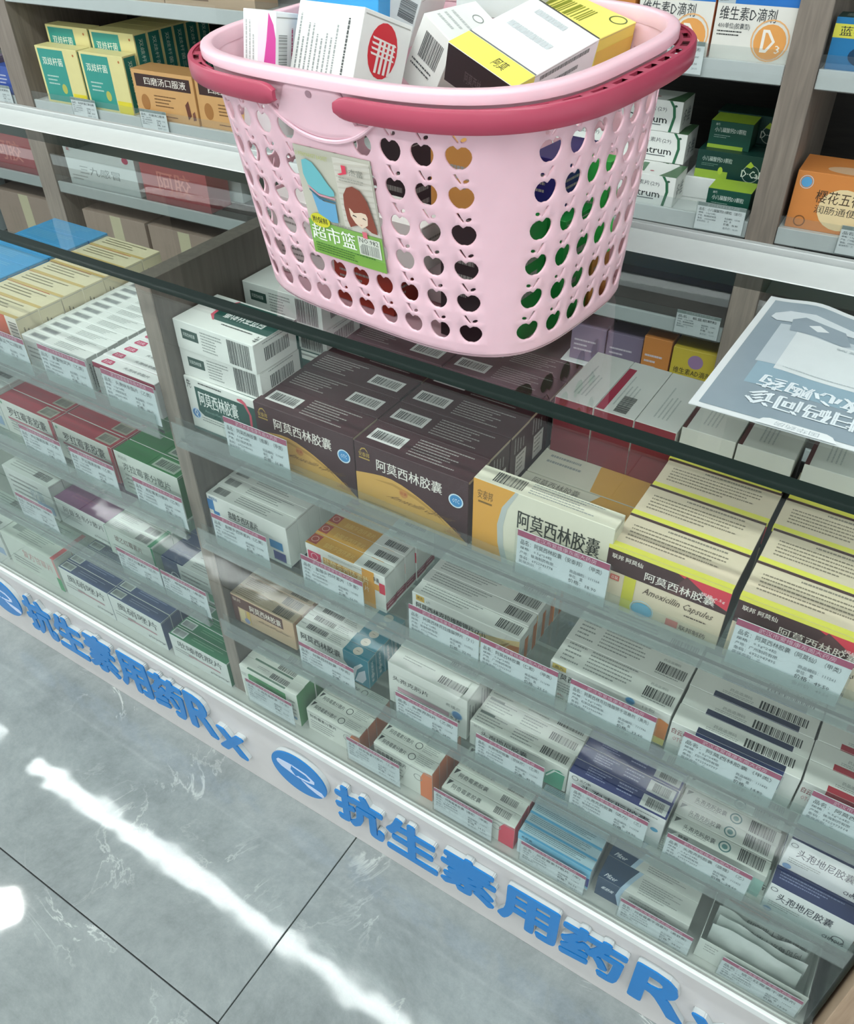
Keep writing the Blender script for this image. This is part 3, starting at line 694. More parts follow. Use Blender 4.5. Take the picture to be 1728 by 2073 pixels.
# white and orange doxycycline
def p(P):
    F = P['F']; F.rect(0, .84, .17, 1.0, 'e2e4df'); F.rect(.02, .58, .19, .82, 'c9325a'); F.ring(.105, .70, .006, .001, 'ecc4cf'); F.rect(.72, 0, .87, 1, 'e0a13c'); F.rect(.72, .55, 1, .72, 'e0a13c'); F.rect(.22, .62, .80, .80, 'd9a450')
    F.text('盐酸多西环素片', .23, .58, .80, .80, 'f0dfa8', .01); F.text('片', .74, .40, .80, .55, 'f5e9cf'); F.text('多喜', .86, .78, .93, .9, DK, .02); F.rect(.93, .52, 1, .80, 'd2334e'); F.fine(.3, .86, .8, .93, 2, GR)
    T = P['T']; T.rect(0, .0, .62, 1, 'd19a3b'); T.rect(0, .15, .12, .9, 'a9483a'); T.ring(.06, .52, .0055, .001, 'e1b3a4'); T.text('盐酸多西环素片', .2, .2, .58, .6, 'e5be66'); T.bars(.72, .2, .97, .7, None, DK)
    R = P['R']; R.rect(0, .0, 1, .0, W); R.rect(.0, .08, 1, .28, '8e2f45'); R.fine(.1, .1, .9, .26, 2, 'd9a9b2')
carton('doxy_orange', .132, .0235, .067, W, None, p)
# amoxicillin clavulanate tablets
def p(P):
    F = P['F']; F.poly([(.30, .40), (.88, .82), (1, .95), (1, .3), (.72, .18)], 'dcc38a'); F.poly([(.70, .28), (.92, .80), (.80, .28)], 'b08b46'); F.poly([(.80, 0), (1, 0), (1, .78), (.92, .72), (.80, .34)], 'dc8a4d')
    F.rect(.04, .80, .12, .96, 'd8b04e'); F.text('奥先', .05, .84, .11, .93, '5c4a1a', .01); F.text('6片', .14, .82, .18, .92, GR); F.text('阿莫西林克拉维酸钾片(7:1)', .04, .54, .70, .74, DK, .008); F.fine(.04, .46, .6, .52, 1, GR); F.fine(.04, .2, .4, .4, 3, GR)
    T = P['T']; T.fine(.06, .15, .66, .9, 4, GR); T.bars(.76, .2, .97, .85, None, DK)
    R = P['R']; R.rect(.62, 0, 1, .78, 'cf7a42'); R.fine(.1, .1, .6, .8, 5, GR, along='v')
carton('amoxclav_tab', .157, .0240, .058, W, None, p)
# amoxicillin clavulanate granules
def p(P):
    F = P['F']; F.rect(.02, .82, .14, .97, 'd0b860'); F.text('奥先', .04, .85, .12, .94, '5c4a1a', .01); F.text('阿莫西林克拉维酸钾干混悬剂', .03, .56, .90, .76, DK, .006); F.text('12包', .78, .84, .88, .94, GR)
    F.ell(.68, .88, .0052, '4d8fc0'); F.ring(.68, .88, .0062, .0008, 'a8c8dc'); F.poly([(.84, .20), (1, .20), (1, .72), (.93, .78), (.86, .66), (.83, .45)], 'dc8a4d'); F.rect(.9, 0, 1, .2, 'e3cf6a'); F.fine(.03, .15, .25, .48, 4, GR); F.text('奥先', .02, .03, .15, .11, 'a9483a')
    T = P['T']; T.fine(.05, .12, .22, .95, 5, GR); T.fine(.25, .12, .68, .95, 6, GR); T.bars(.74, .25, .97, .62, None, DK); T.text('药品追溯码', .76, .70, .90, .80, GR); T.fine(.74, .1, .95, .2, 1, GR)
    P['R'].rect(0, 0, 1, .04, DK)
carton('amoxclav_gran', .148, .0410, .057, W, None, p)
# white cartons with a blue (or red) panel
def whitebar(kind, col, w=.138):
    def p(P):
        F = P['F']; F.rect(.20, .42, .88, 1, col); F.text('阿莫西林胶囊', .26, .52, .80, .86, 'f2f2ee', .02); F.text('白云山', .02, .68, .15, .84, '8b3f46', .01); F.text('OTC', .04, .48, .12, .6, 'c98f94')
        T = P['T']; T.rect(.20, 0, .88, .27, col if kind == 'wr' else '1c2748'); T.bars(.55, .30, .93, .72, None, DK); T.text('药品追溯码', .30, .52, .48, .68, GR); T.fine(.25, .30, .53, .45, 2, GR)
        P['R'].rect(0, 0, 1, .05, DK)
    carton(kind, w, .0290, .057, 'dfe1dc', None, p)
whitebar('wb', '24397c'); whitebar('wr', 'a8283a', .117)
# tan and brown amoxicillin
def p(P):
    F = P['F']; F.rect(0, .58, .83, .96, '5e3b35'); F.rect(0, 0, .09, .58, '5e3b35'); F.text('阿莫西林胶囊', .30, .62, .80, .86, 'e6ddd0', .015); F.text('联邦', .03, .78, .16, .9, 'd8c7b6'); F.rect(.11, .1, .2, .56, 'd9c79b'); F.rect(.23, .1, .28, .56, 'd3b25e'); F.text('Amoxicillin Capsules', .34, .36, .84, .48, '5a4335', slant=.3); F.ell(.22, .18, .006, '8c93b8')
    T = P['T']; T.fine(.06, .1, .62, .9, 5, '7d6a58'); T.bars(.66, .12, .92, .85, None, DK)
carton('amox_tan', .130, .0225, .062, 'c8ab8c', {'R': 'c49e80', 'T': 'b3a38a'}, p)
# teal and white amoxicillin
def p(P):
    F = P['F']; F.poly([(.72, 0), (1, 0), (1, 1), (.66, 1), (.66, .62), (.80, .22)], '2a7f93'); F.poly([(.74, .10), (.80, .55), (.90, .80), (.93, .76), (.84, .50), (.79, .08)], 'dfe3e8'); F.poly([(.80, .05), (.86, .42), (.95, .62), (.96, .30), (.90, .06)], 'd6dbe6')
    F.text('阿莫西林胶囊', .06, .60, .62, .86, DK, .012); F.fine(.1, .2, .5, .45, 3, GR)
    T = P['T']; T.rect(.66, 0, 1, 1, '2a7f93'); T.ell(.82, .5, .0078, 'd5cdbf'); T.rect(.80, .47, .84, .52, '8a8276'); T.bars(.12, .25, .40, .75, None, DK); T.fine(.43, .15, .64, .85, 4, GR); T.fine(.02, .4, .1, .6, 1, GR)
    R = P['R']; R.text('阿莫西林', .28, .30, .72, .42, 'dfe8ea'); R.vtext('阿莫西林胶囊', .34, .12, .62, .86, 'dfe8ea', .015)
carton('amox_teal', .137, .0190, .062, 'dcdfd9', {'R': '23808f'}, p)
# cefaclor tablets
def p(P):
    F = P['F']; F.text('头孢克肟片', .06, .60, .52, .72, DK, .006); F.rect(.12, .38, .78, .48, 'c9a3ae'); F.fine(.1, .2, .6, .36, 3, GR); F.text('希福尼', .74, .64, .92, .72, GR); F.ell(.88, .52, .0075, '4d7fb0'); F.ring(.88, .52, .009, .0014, '9fbdd3'); F.text('0.1g', .80, .36, .92, .44, DK, .02)
    T = P['T']; T.bars(.60, .22, .93, .60, None, DK); T.fine(.12, .4, .55, .66, 2, GR); P['R'].fine(.2, .1, .9, .9, 3, GR, along='v')
carton('cef_white', .133, .0340, .088, 'dddfd9', None, p)
# cefdinir with green leaf
def p(P):
    F = P['F']; F.text('头孢地尼胶囊', .12, .62, .60, .82, DK, .008); F.text('普司立', .04, .86, .16, .95, GR); F.poly([(.78, 0), (.80, .45), (.86, .72), (.92, .80), (.98, .70), (.97, 0)], '4ea183'); F.poly([(.80, .35), (.87, .72), (.98, .72), (.98, .68), (.885, .68), (.81, .33)], 'e6efe8'); F.fine(.55, .85, .8, .92, 1, GR)
    T = P['T']; T.fine(.03, .1, .35, .85, 4, GR); T.fine(.40, .1, .66, .85, 4, GR); T.bars(.70, .2, .96, .7, None, DK); T.rect(.03, .8, .18, .95, '6f7a76')
carton('cefdinir', .149, .0260, .052, 'd9dcd5', None, p)
# navy and white cefprozil
def p(P):
    F = P['F']; F.text('头孢克肟胶囊', .14, .55, .86, .80, '2a2c40', .006); F.text('达力新', .12, .85, .24, .93, DK); F.ring(.07, .88, .0045, .0007, DK); F.ell(.92, .55, .005, '4d9ac0', .004); F.fine(.7, .85, .95, .92, 1, GR)
    T = P['T']; T.rect(0, 0, 1, .99, '26306a'); T.fine(.15, .2, .42, .85, 4, '8e94b8'); T.fine(.47, .2, .68, .85, 3, '8e94b8'); T.rect(.72, .12, .98, .90, 'c6cac8'); T.bars(.77, .24, .94, .8, None, DK)
carton('cef_navy', .130, .0235, .068, 'e0e2e2', None, p)
# grey white cefixime with round mark
def p(P):
    F = P['F']; F.text('头孢克肟胶囊', .14, .50, .5, .72, DK); F.poly([(0, .95), (.10, .95), (0, .6)], '7f8785'); F.text('欧健', .12, .78, .22, .92, DK, .02); F.rect(.82, 0, 1, .75, 'a9d0c6')
    T = P['T']; T.text('头孢克肟胶囊', .13, .30, .46, .66, '44494a', .004); T.poly([(.03, .85), (.09, .85), (.03, .5)], '555b5a'); T.ring(.555, .5, .0075, .0016, '3c6f70'); T.ell(.555, .5, .0035, '5a8a88'); T.bars(.70, .12, .95, .92, None, DK); T.fine(.13, .12, .4, .24, 1, GR)
carton('cef_grey', .121, .0215, .050, 'd3d8d1', None, p)
# cefdinir, white front and navy top
def p(P):
    F = P['F']; F.text('头孢地尼胶囊', .12, .52, .74, .80, '23283a', .006); F.ring(.06, .84, .004, .0007, '23283a'); F.fine(.06, .22, .45, .42, 3, GR); F.text('CHMOUS', .70, .12, .94, .24, '23283a', .02); F.ring(.86, .27, .007, .0012, '23283a'); F.ell(.08, .10, .005, '86a6cc')
    T = P['T']; T.rect(0, 0, 1, 1, '25305f'); T.fine(.06, .3, .85, .75, 3, '7f88ad')
carton('cef_whitenavy', .100, .0260, .060, 'dfe3e3', None, p)
# green and white cefradine
def p(P):
    F = P['F']; F.poly([(.14, .42), (.14, .82), (.17, .86), (.80, .86), (.80, .42)], '4a9a5f'); F.text('头孢克洛胶囊', .22, .54, .72, .68, '387a4b', .006); F.fine(.86, .25, .97, .75, 4, GR); F.ell(.92, .2, .004, '7fa6c8'); F.fine(.02, .7, .12, .8, 2, GR)
    T = P['T']; T.bars(.50, .25, .80, .72, None, DK); T.fine(.25, .45, .46, .7, 2, GR); T.rect(.14, .0, .80, .16, '5d7a68')
    P['R'].rect(0, 0, 1, .97, '4a8a52')
carton('cef_green', .127, .0225, .084, 'dbe0d8', {'R': '4a8a52'}, p)
# azithromycin dispersible tablets, orange end
def azi(kind, h, end, word, ring=True, w=.110):
    def p(P):
        F = P['F']; F.text(word, .06, .66, .56, .82, DK, .006); F.fine(.06, .1, .55, .55, 4, GR); F.poly([(.80, 0), (1, 0), (1, .95), (.86, .92), (.80, .66)], end); F.ring(.76, .62, .008, .0012, '8a8f8c'); F.rect(0, .88, 1, .90, '9aa09c')
        T = P['T']; T.poly([(.03, .85), (.09, .85), (.03, .35)], DK); T.text(word, .10, .28, .50, .66, '3b4040', .006)
        if ring: T.ring(.60, .48, .0062, .0012, '3f4444')
        T.fine(.68, .12, .96, .88, 5, GR)
        if not ring: T.bars(.66, .12, .92, .92, 'd3d6cf', DK)
    carton(kind, w, .0215, h, 'd2d7cf', {'R': end}, p)
azi('azi_orange', .056, 'd4743f', '阿奇霉素分散片'); azi('azi_orange_tall', .075, 'd4743f', '阿奇霉素分散片'); azi('azi_red', .060, 'cf3852', '阿奇霉素胶囊', False, .127)
# blue azithromycin
def p(P):
    F = P['F']; F.poly([(0, .70), (0, 1), (1, 1), (1, .10), (.72, .30), (.45, .52), (.2, .66)], '7fc4e0'); F.poly([(.55, .62), (1, .62), (1, .18), (.78, .34)], '3c3f94'); F.text('阿奇霉素分散片', .28, .48, .84, .66, '2f5a72', .006); F.text('希舒美', .05, .82, .2, .92, '234a60', .01); F.fine(.06, .1, .4, .4, 3, GR)
    T = P['T']; T.rect(0, 0, 1, .2, '4a9dc6'); T.fine(.04, .3, .96, .9, 4, '50707c')
carton('azi_blue', .115, .0180, .056, 'cfe0e6', {'T': 'a9c5cf'}, p)
# navy and grey carton
def p(P):
    F = P['F']; F.poly([(0, 0), (.27, 0), (.22, .5), (.25, 1), (0, 1)], '1f3d5c'); F.poly([(.27, 0), (.22, .5), (.25, 1), (.30, 1), (.27, .5), (.32, 0)], 'a9c3d6'); F.text('希舒美', .05, .45, .18, .62, 'dfe6ec', .02, slant=.2); F.fine(.36, .15, .8, .85, 4, GR)
    T = P['T']; T.poly([(0, 0), (.25, 0), (.30, .5), (.36, 1), (0, 1)], '1f3d5c'); T.poly([(.25, 0), (.30, .5), (.36, 1), (.41, 1), (.35, .5), (.30, 0)], 'a9c3d6'); T.fine(.42, .12, .9, .8, 7, GR); T.text('Pfizer', .05, .1, .18, .28, 'dfe6ec', .01, slant=.2)
carton('azi_navy', .132, .0360, .050, 'cdd2cc', {'L': '24323d'}, p)
# ------- left bay kinds
def p(P):
    T = P['T']; T.rect(.0, .0, 1, .16, 'c2a768'); T.fine(.1, .3, .9, .85, 3, '8d8468'); R = P['R']; R.fine(.2, .15, .8, .85, 4, '7d7660', along='v')
    F = P['F']; F.poly([(0, 0), (1, 0), (1, .9), (.8, 1), (0, 1)], 'cc5a34'); F.rect(.80, 0, 1, 1, 'e3e0d4'); F.bars(.84, .1, .98, .9, None, DK, vertical=True); F.rect(0, .2, .6, .5, 'e0893e')
carton('cream_gold', .130, .0405, .079, 'd6cba9', None, p)
def p(P):
    T = P['T']; T.fine(.1, .2, .85, .8, 5, '6aa6c8'); P['R'].fine(.2, .1, .8, .9, 3, '6aa6c8', along='v')
carton('bright_blue', .140, .0405, .083, '3f93c6', {'F': '1f4fa0'}, p)
def p(P):
    T = P['T']; T.bars(.08, .2, .34, .8, 'b9bcba', '60646a'); T.fine(.48, .15, .92, .85, 4, GR); R = P['R']; R.fine(.15, .1, .85, .9, 3, DK, along='v')
    F = P['F']; F.rect(.75, .0, .97, .28, '3a9cc0'); F.fine(.3, .86, .8, .93, 1, GR); F.fine(.05, .3, .7, .7, 3, GR)
carton('barcode_white', .142, .0188, .056, 'e3e5e2', {'R': 'b9bdb9'}, p)
def p(P):
    T = P['T']; T.poly([(.10, .35), (.12, .2), (.26, .2), (.28, .35), (.26, .75), (.12, .75)], 'c04468'); T.text('妇炎', .13, .3, .25, .65, 'e9c8d2', .01); T.text('头孢呋辛酯片', .45, .3, .85, .6, '6a6f70')
    F = P['F']; F.rect(0, .84, 1, .98, 'a82a4c'); F.fine(.1, .2, .9, .7, 4, GR)
carton('white_pink', .125, .0200, .056, 'e4e5e4', None, p)
def p(P):
    F = P['F']; F.text('罗红霉素胶囊', .15, .56, .85, .84, '33312f', .012); F.fine(.12, .10, .5, .44, 4, GR); F.rect(.94, 0, 1, 1, 'b23a4a'); F.rect(.1, .46, .95, .52, 'b06a77'); F.ell(.06, .9, .003, '7fa68a')
    T = P['T']; T.fine(.1, .2, .6, .5, 2, 'a14352'); T.bars(.70, .15, .95, .85, 'b9b5a4', '47443f')
carton('roxi_red', .142, .0310, .070, 'd5d8d0', {'T': 'b03444', 'R': 'a83242'}, p)
def p(P):
    F = P['F']; F.text('克拉霉素分散片', .10, .58, .86, .78, '55605a', .004); F.text('利迈先', .06, .84, .2, .93, GR); F.fine(.1, .1, .45, .5, 4, GR)
    T = P['T']; T.bars(.58, .12, .93, .80, 'b9cbb8', '33403a'); T.fine(.1, .3, .5, .7, 2, '3a7f4c')
carton('clari_green', .138, .0330, .080, 'd3dad2', {'T': '2f8044', 'R': '2f7f45'}, p)
def p(P):
    F = P['F']; F.text('阿昔洛韦分散片', .14, .56, .90, .80, '3a4140', .004); F.text('Qianjiang', .62, .12, .92, .24, '3a4140', slant=.2); F.fine(.06, .3, .5, .5, 3, GR)
    T = P['T']; T.fine(.2, .3, .7, .6, 2, '82496a')
carton('purple_top', .145, .0500, .060, 'd0d6d2', {'T': '74406a', 'R': '7c3a50'}, p)
def p(P):
    T = P['T']; T.bars(.62, .15, .86, .8, None, DK); T.fine(.1, .2, .5, .8, 4, GR); T.rect(.90, 0, .97, 1, '3c9468')
    F = P['F']; F.text('琥乙红霉素片', .18, .58, .75, .80, '6b5048', .004); F.fine(.1, .1, .6, .4, 3, GR); F.rect(.96, 0, 1, 1, '3c9468'); P['L'].rect(0, 0, 1, 1, '3c9468'); P['R'].rect(0, 0, 1, .95, '9fb9ab')
carton('pale_green_band', .121, .0220, .065, 'c6d0c8', None, p)
def p(P):
    T = P['T']; T.rect(0, 0, .40, 1, '31456c'); T.fine(.5, .2, .95, .8, 3, GR); F = P['F']; F.rect(0, .4, .3, 1, '31456c'); F.ring(.2, .4, .01, .002, 'c8cfd8'); F.fine(.35, .3, .9, .8, 3, GR); F.rect(.8, .1, .95, .4, '3c9468')
carton('navy_white_small', .125, .0230, .060, 'cdd5d1', None, p)
def p(P):
    T = P['T']; T.fine(.25, .2, .85, .8, 5, '8d9a92'); T.bars(.08, .5, .25, .85, None, '7d8a84'); T.rect(.93, 0, 1, 1, 'c05a5c')
    F = P['F']; F.text('复方甘草片', .35, .5, .9, .75, 'bd8a86'); F.rect(.92, 0, 1, .4, '4b9a68'); F.fine(.1, .1, .7, .4, 3, GR); F.rect(.96, .4, 1, 1, 'c98a86')
carton('pale_pink_edge', .168, .0400, .088, 'c3cdc3', None, p)
def navy(kind, col, word, hh=.075):
    def p(P):
        T = P['T']; T.bars(.02, .15, .24, .85, 'b9c2bf', '3a4442'); T.fine(.34, .3, .9, .7, 2, '7f8ba8' if col[0] != '2' else '6fa080')
        F = P['F']; F.text(word, .14, .60, .90, .88, '3a4140', .006); F.text('Qianjiang', .62, .14, .94, .26, '3a4140', slant=.2); F.fine(.06, .3, .5, .5, 2, GR); F.rect(.3, .40, .85, .46, 'b08a90')
    carton(kind, .142, .0230, hh, 'cfd6d2', {'T': col, 'R': col}, p)
navy('navy_long', '35476e', '奥硝唑片'); navy('green_long', '28704a', '吡嗪酰胺片', .062)
def p(P):
    P['F'].fine(.1, .2, .8, .8, 4, GR); P['F'].text('胶囊', .5, .3, .8, .7, '9fb0b8'); P['T'].fine(.1, .2, .9, .8, 3, GR); P['T'].bars(.6, .3, .9, .8, None, DK); P['F'].rect(.6, .1, .95, .35, '8fa8c6')
carton('plain_white', .135, .0300, .080, 'c9d0cb', None, p)

# ---------------------------------------------------------------- rows of cartons in the counter
R_ = 'right bay'
g = 'green and white amoxicillin cartons'
for i in range(3): put('amox_green', (-.7910, .030 + i * .0415, S[1] + .0003), (0, 0, 0), 'green and white amoxicillin carton standing upright, %s under the flat ones' % ['front', 'middle', 'rear'][i], g)
put('amox_green_flat', (-.7905, .033, S[1] + .0826), (0, 0, .015), 'white carton with barcode lying on the green amoxicillin cartons, lower one', g)
put('amox_green_flat', (-.7900, .032, S[1] + .1229), (0, 0, -.01), 'white carton with barcode lying on the green amoxicillin cartons, topmost', g)
for i in range(3): put('amox_green', (-.7910, .158 + i * .0415, S[1] + .0003), (0, 0, 0), 'green and white amoxicillin carton upright in the rear pile, %s' % ['front', 'middle', 'rear'][i], g)
put('amox_green_flat', (-.7905, .162, S[1] + .0826), (0, 0, .02), 'white and green carton lying on the rear pile, lower one', g); put('amox_green_flat', (-.7900, .160, S[1] + .1229), (0, 0, .0), 'white and green carton lying on the rear pile, topmost', g)
g = 'brown and gold amoxicillin cartons'
row('amox_brown', -.6590, .019, S[1], 6, 'brown and gold amoxicillin carton in the left brown block', g, alt=(1, 2, 4))
row('amox_brown', -.5035, .017, S[1], 6, 'brown and gold amoxicillin carton in the right brown block', g)
put('amox_orange', (-.3440, .016, S[1] + .0003), (0, 0, 0), 'single orange and cream amoxicillin carton standing beside the brown cartons')
g = 'orange and cream cartons lying flat'
for i in range(2): put('amox_orange_flat', (-.3450, .048 + i * .102, S[1] + .0003), (0, 0, 0), 'orange and cream carton lying flat behind the upright one, %s' % ['nearer', 'farther'][i], g)
g = 'white cartons with dark red fronts'
for i in range(3): put('white_red_s' if i == 1 else 'white_red', (-.3400 + i * .0503, .202, S[1] + .0280), (0, 0, 0), 'white carton with dark red front standing at the back, %s from the left' % ORD[i].replace('front', 'first'), g)
g = 'cream and maroon amoxicillin cartons'
row('amox_cream', -.1875, .016, S[1], 5, 'cream, yellow and maroon amoxicillin carton, left block', g)
row('amox_cream', -.0565, .013, S[1], 5, 'cream, yellow and maroon amoxicillin carton, right block', g)
g = 'white cartons lying on the cream cartons'
for i, (x, y) in enumerate([(-.186, .205), (-.124, .205), (-.054, .205), (.010, .205), (.0735, .205)]): put('white_dark', (x, y, S[1] + .0850), (0, 0, RND.uniform(-.02, .02)), 'thin white carton lying on the cream cartons, %s from the left' % ORD[i].replace('front', 'first'), g)
row('cream_end', .0680, .013, S[1], 5, 'cream and maroon amoxicillin carton against the end panel', 'cream and maroon amoxicillin cartons')
# second shelf
row('doxy_white', -.7905, .022, S[2], 6, 'white and blue doxycycline carton by the divider', 'white and blue doxycycline cartons')
row('doxy_orange', -.6070, .022, S[2], 5, 'orange and white doxycycline carton with red squares', 'orange and white doxycycline cartons')
row('amoxclav_tab', -.4370, .028, S[2], 5, 'white amoxicillin clavulanate tablet carton with orange corner', 'amoxicillin clavulanate tablet cartons')
row('amoxclav_gran', -.2350, .020, S[2], 3, 'large white amoxicillin clavulanate granule carton', 'amoxicillin clavulanate granule cartons')
row('wb', -.0840, .013, S[2], 4, 'white amoxicillin carton with dark blue panel', 'white cartons with a blue panel')
row('wr', .0560, .014, S[2], 4, 'white amoxicillin carton with red panel', 'white cartons with a red panel')
# third shelf
row('amox_tan', -.7905, .024, S[3], 4, 'tan and brown amoxicillin carton by the divider', 'tan and brown amoxicillin cartons')
row('amox_teal', -.6550, .025, S[3], 5, 'white amoxicillin carton with teal end and tablets', 'white and teal amoxicillin cartons')
row('cef_white', -.4810, .024, S[3], 3, 'tall white cefixime tablet carton', 'tall white cefixime cartons')
row('cefdinir', -.3420, .022, S[3], 5, 'white cefdinir carton with green leaf corner', 'cefdinir cartons with a green leaf')
row('cef_navy', -.1880, .012, S[3], 4, 'navy topped white cefixime carton', 'navy topped cefixime cartons')
row('cef_grey', -.0540, .018, S[3], 5, 'pale grey cefixime carton with round teal mark', 'pale grey cefixime cartons')
g = 'white and navy cefdinir cartons'
row('cef_whitenavy', .0725, .008, S[3], 3, 'white and navy cefdinir carton on the shelf', g)
for i in range(2): put('cef_whitenavy', (.0735, .034 + i * .0265, S[3] + .0608), (0, 0, -.01), 'white and navy cefdinir carton lying on the others, %s' % ['nearer', 'farther'][i], g)
# bottom
row('cef_green', -.7905, .008, S[0], 3, 'white cefaclor carton with green panel and end', 'green and white cefaclor cartons')
g = 'azithromycin tablet cartons with orange ends'
row('azi_orange', -.6500, .013, S[0], 4, 'low azithromycin carton with orange end', g)
row('azi_orange_tall', -.5070, .008, S[0], 4, 'tall azithromycin carton with orange end', g)
row('azi_red', -.3790, .006, S[0], 4, 'azithromycin capsule carton with red corner', 'azithromycin cartons with a red corner')
row('azi_blue', -.2460, .006, S[0], 5, 'pale blue azithromycin carton', 'pale blue azithromycin cartons')
row('azi_navy', -.1210, .010, S[0], 3, 'grey carton with navy left end', 'grey cartons with a navy end')
# left bay, top shelf
row('plain_white', -1.560, .02, S[1], 4, 'plain white carton at the far left under the glass', 'plain white cartons at the far left')
row('bright_blue', -1.3960, .020, S[1], 7, 'bright blue carton under the glass top', 'bright blue cartons')
row('cream_gold', -1.2530, .018, S[1], 7, 'cream and gold carton with orange front', 'cream and gold cartons')
row('barcode_white', -1.1200, .018, S[1], 14, 'white carton with square barcode on top', 'white cartons with square barcodes')
row('white_pink', -.9670, .020, S[1], 9, 'white carton with pink badge', 'white cartons with pink badges')
# left bay, second shelf
row('plain_white', -1.4250, .03, S[2], 3, 'plain white carton left of the red cartons', 'plain white cartons beside the red ones')
g = 'red and white roxithromycin cartons'
row('roxi_red', -1.2880, .030, S[2], 4, 'red topped roxithromycin carton, left stack', g)
row('roxi_red', -1.1440, .030, S[2], 4, 'red topped roxithromycin carton, right stack', g)
row('clari_green', -.9840, .021, S[2], 4, 'green topped clarithromycin carton', 'green topped clarithromycin cartons')
# left bay, third shelf
row('plain_white', -1.3800, .035, S[3], 4, 'white and pale blue carton left of the purple one', 'white and pale blue cartons')
row('purple_top', -1.2400, .036, S[3], 2, 'white carton with purple top', 'purple topped cartons')
row('pale_green_band', -1.0930, .028, S[3], 5, 'pale carton with green edge band', 'pale cartons with green bands')
row('navy_white_small', -.9520, .028, S[3], 4, 'white and navy carton by the divider', 'white and navy cartons')
# left bay, bottom
row('plain_white', -1.5900, .008, S[0], 3, 'white carton at the far left of the bottom', 'white cartons at the far left of the bottom')
row('pale_pink_edge', -1.4430, .008, S[0], 2, 'pale green carton with pink edge', 'pale green cartons with pink edges')
g = 'navy topped cartons in a line'
row('navy_long', -1.2680, .008, S[0], 4, 'navy topped white carton, left one of two rows', g)
row('navy_long', -1.1250, .008, S[0], 4, 'navy topped white carton, right one of two rows', g)
row('green_long', -.9650, .006, S[0], 4, 'dark green topped white carton by the divider', 'dark green topped cartons')
# open tray of film sachets in the right corner of the bottom
t = empty('sachet_tray', 'open white carton tray holding clear film sachets in the bottom right corner', 'open carton', (.028, .004, S[0] + .0003))
a = MB(); c_ = mat('cbd2cb'); tw, td, th_ = .140, .085, .050; e_ = .0008
a.box((0, 0, 0), (tw, td, e_), c_); a.box((0, 0, e_), (tw, e_, th_), c_); a.box((0, td - e_, e_), (tw, td, th_ + .02), c_); a.box((0, e_, e_), (e_, td - e_, th_), c_); a.box((tw - e_, e_, e_), (tw, td - e_, th_ * .9), c_)
P = Print(a, lambda u, v, e: (u * tw, -e, v * th_), tw, th_); P.fine(.06, .45, .20, .85, 3, GR); P.fine(.3, .1, .9, .3, 3, GR)
a.build('tray', t)
a = MB(); V = [(0.001, td, th_ + .02), (tw - .001, td, th_ + .02), (tw - .001, td + .010, th_ + .075), (0.001, td + .010, th_ + .075)]
a.mesh(V + [(x, y + .0008, z) for x, y, z in V], [(0, 1, 2, 3), (7, 6, 5, 4), (0, 3, 7, 4), (1, 5, 6, 2), (2, 6, 7, 3)], c_)
def lidf(u, v, e): return (u * tw, td + .010 * v - e, th_ + .02 + .055 * v)
P = Print(a, lidf, tw, .056); P.text('红霉素片', .30, .25, .92, .55, '4a5250', .006, flip=True); P.rect(.80, .08, .93, .26, 'c76a50')
a.build('lid_flap', t)
g = 'clear film sachets in the open tray'
for i in range(4):
    a = MB(); nx, ny = 18, 8; V = []
    for q in (0, 1):
        for i2 in range(nx + 1):
            for j2 in range(ny + 1):
                u, v = i2 / nx, j2 / ny
                thk = .0045 * math.sin(math.pi * u) ** .5 * math.sin(math.pi * v) ** .6 * (1 if q else -1)
                wr = .0016 * math.sin(u * 19 + i * 2 + v * 4) * math.sin(v * 9 + i)
                V.append((u * .116, thk + wr + .010 * (v - .5) ** 2, v * .058 + .004 * math.sin(u * 5 + i)))
    F = []
    for q in (0, 1):
        b0 = q * (nx + 1) * (ny + 1)
        for i2 in range(nx):
            for j2 in range(ny):
                f = (b0 + i2 * (ny + 1) + j2, b0 + (i2 + 1) * (ny + 1) + j2, b0 + (i2 + 1) * (ny + 1) + j2 + 1, b0 + i2 * (ny + 1) + j2 + 1)
                F.append(f if q == 0 else f[::-1])
    a.mesh(V, F, M_BAG)
    if i >= 2:
        def bf(u, v, e): return (u * .116, -.0045 * math.sin(math.pi * min(max(u, .01), .99)) ** .5 * math.sin(math.pi * min(max(v, .01), .99)) ** .6 - .0020 - e + .010 * (v - .5) ** 2, v * .058 + .004 * math.sin(u * 5 + i))
        P = Print(a, bf, .116, .058); P.text('阿奇霉素干混悬剂', .30, .68, .95, .90, '4a5250', .0, flip=True); P.rect(.80, .38, .93, .56, 'c76a50')
    o = a.build('film_sachet', None, (.036 + .004 * (i % 2), .0135 + i * .0135, S[0] + .0060), (-.16, 0, .0), smooth=True)
    tag(o, 'crumpled clear film sachet in the open tray, %s' % (['front one', 'second', 'third', 'rearmost'][i]), 'sachet', g)
a = MB(); a.box((0, 0, 0), (.055, .004, .050), mat('a5664a'), .001); tag(a.build('leaflet', None, (.045, .0745, S[0] + .0035), (-.06, 0, 0.0)), 'reddish brown folded leaflet tucked among the film sachets', 'leaflet')

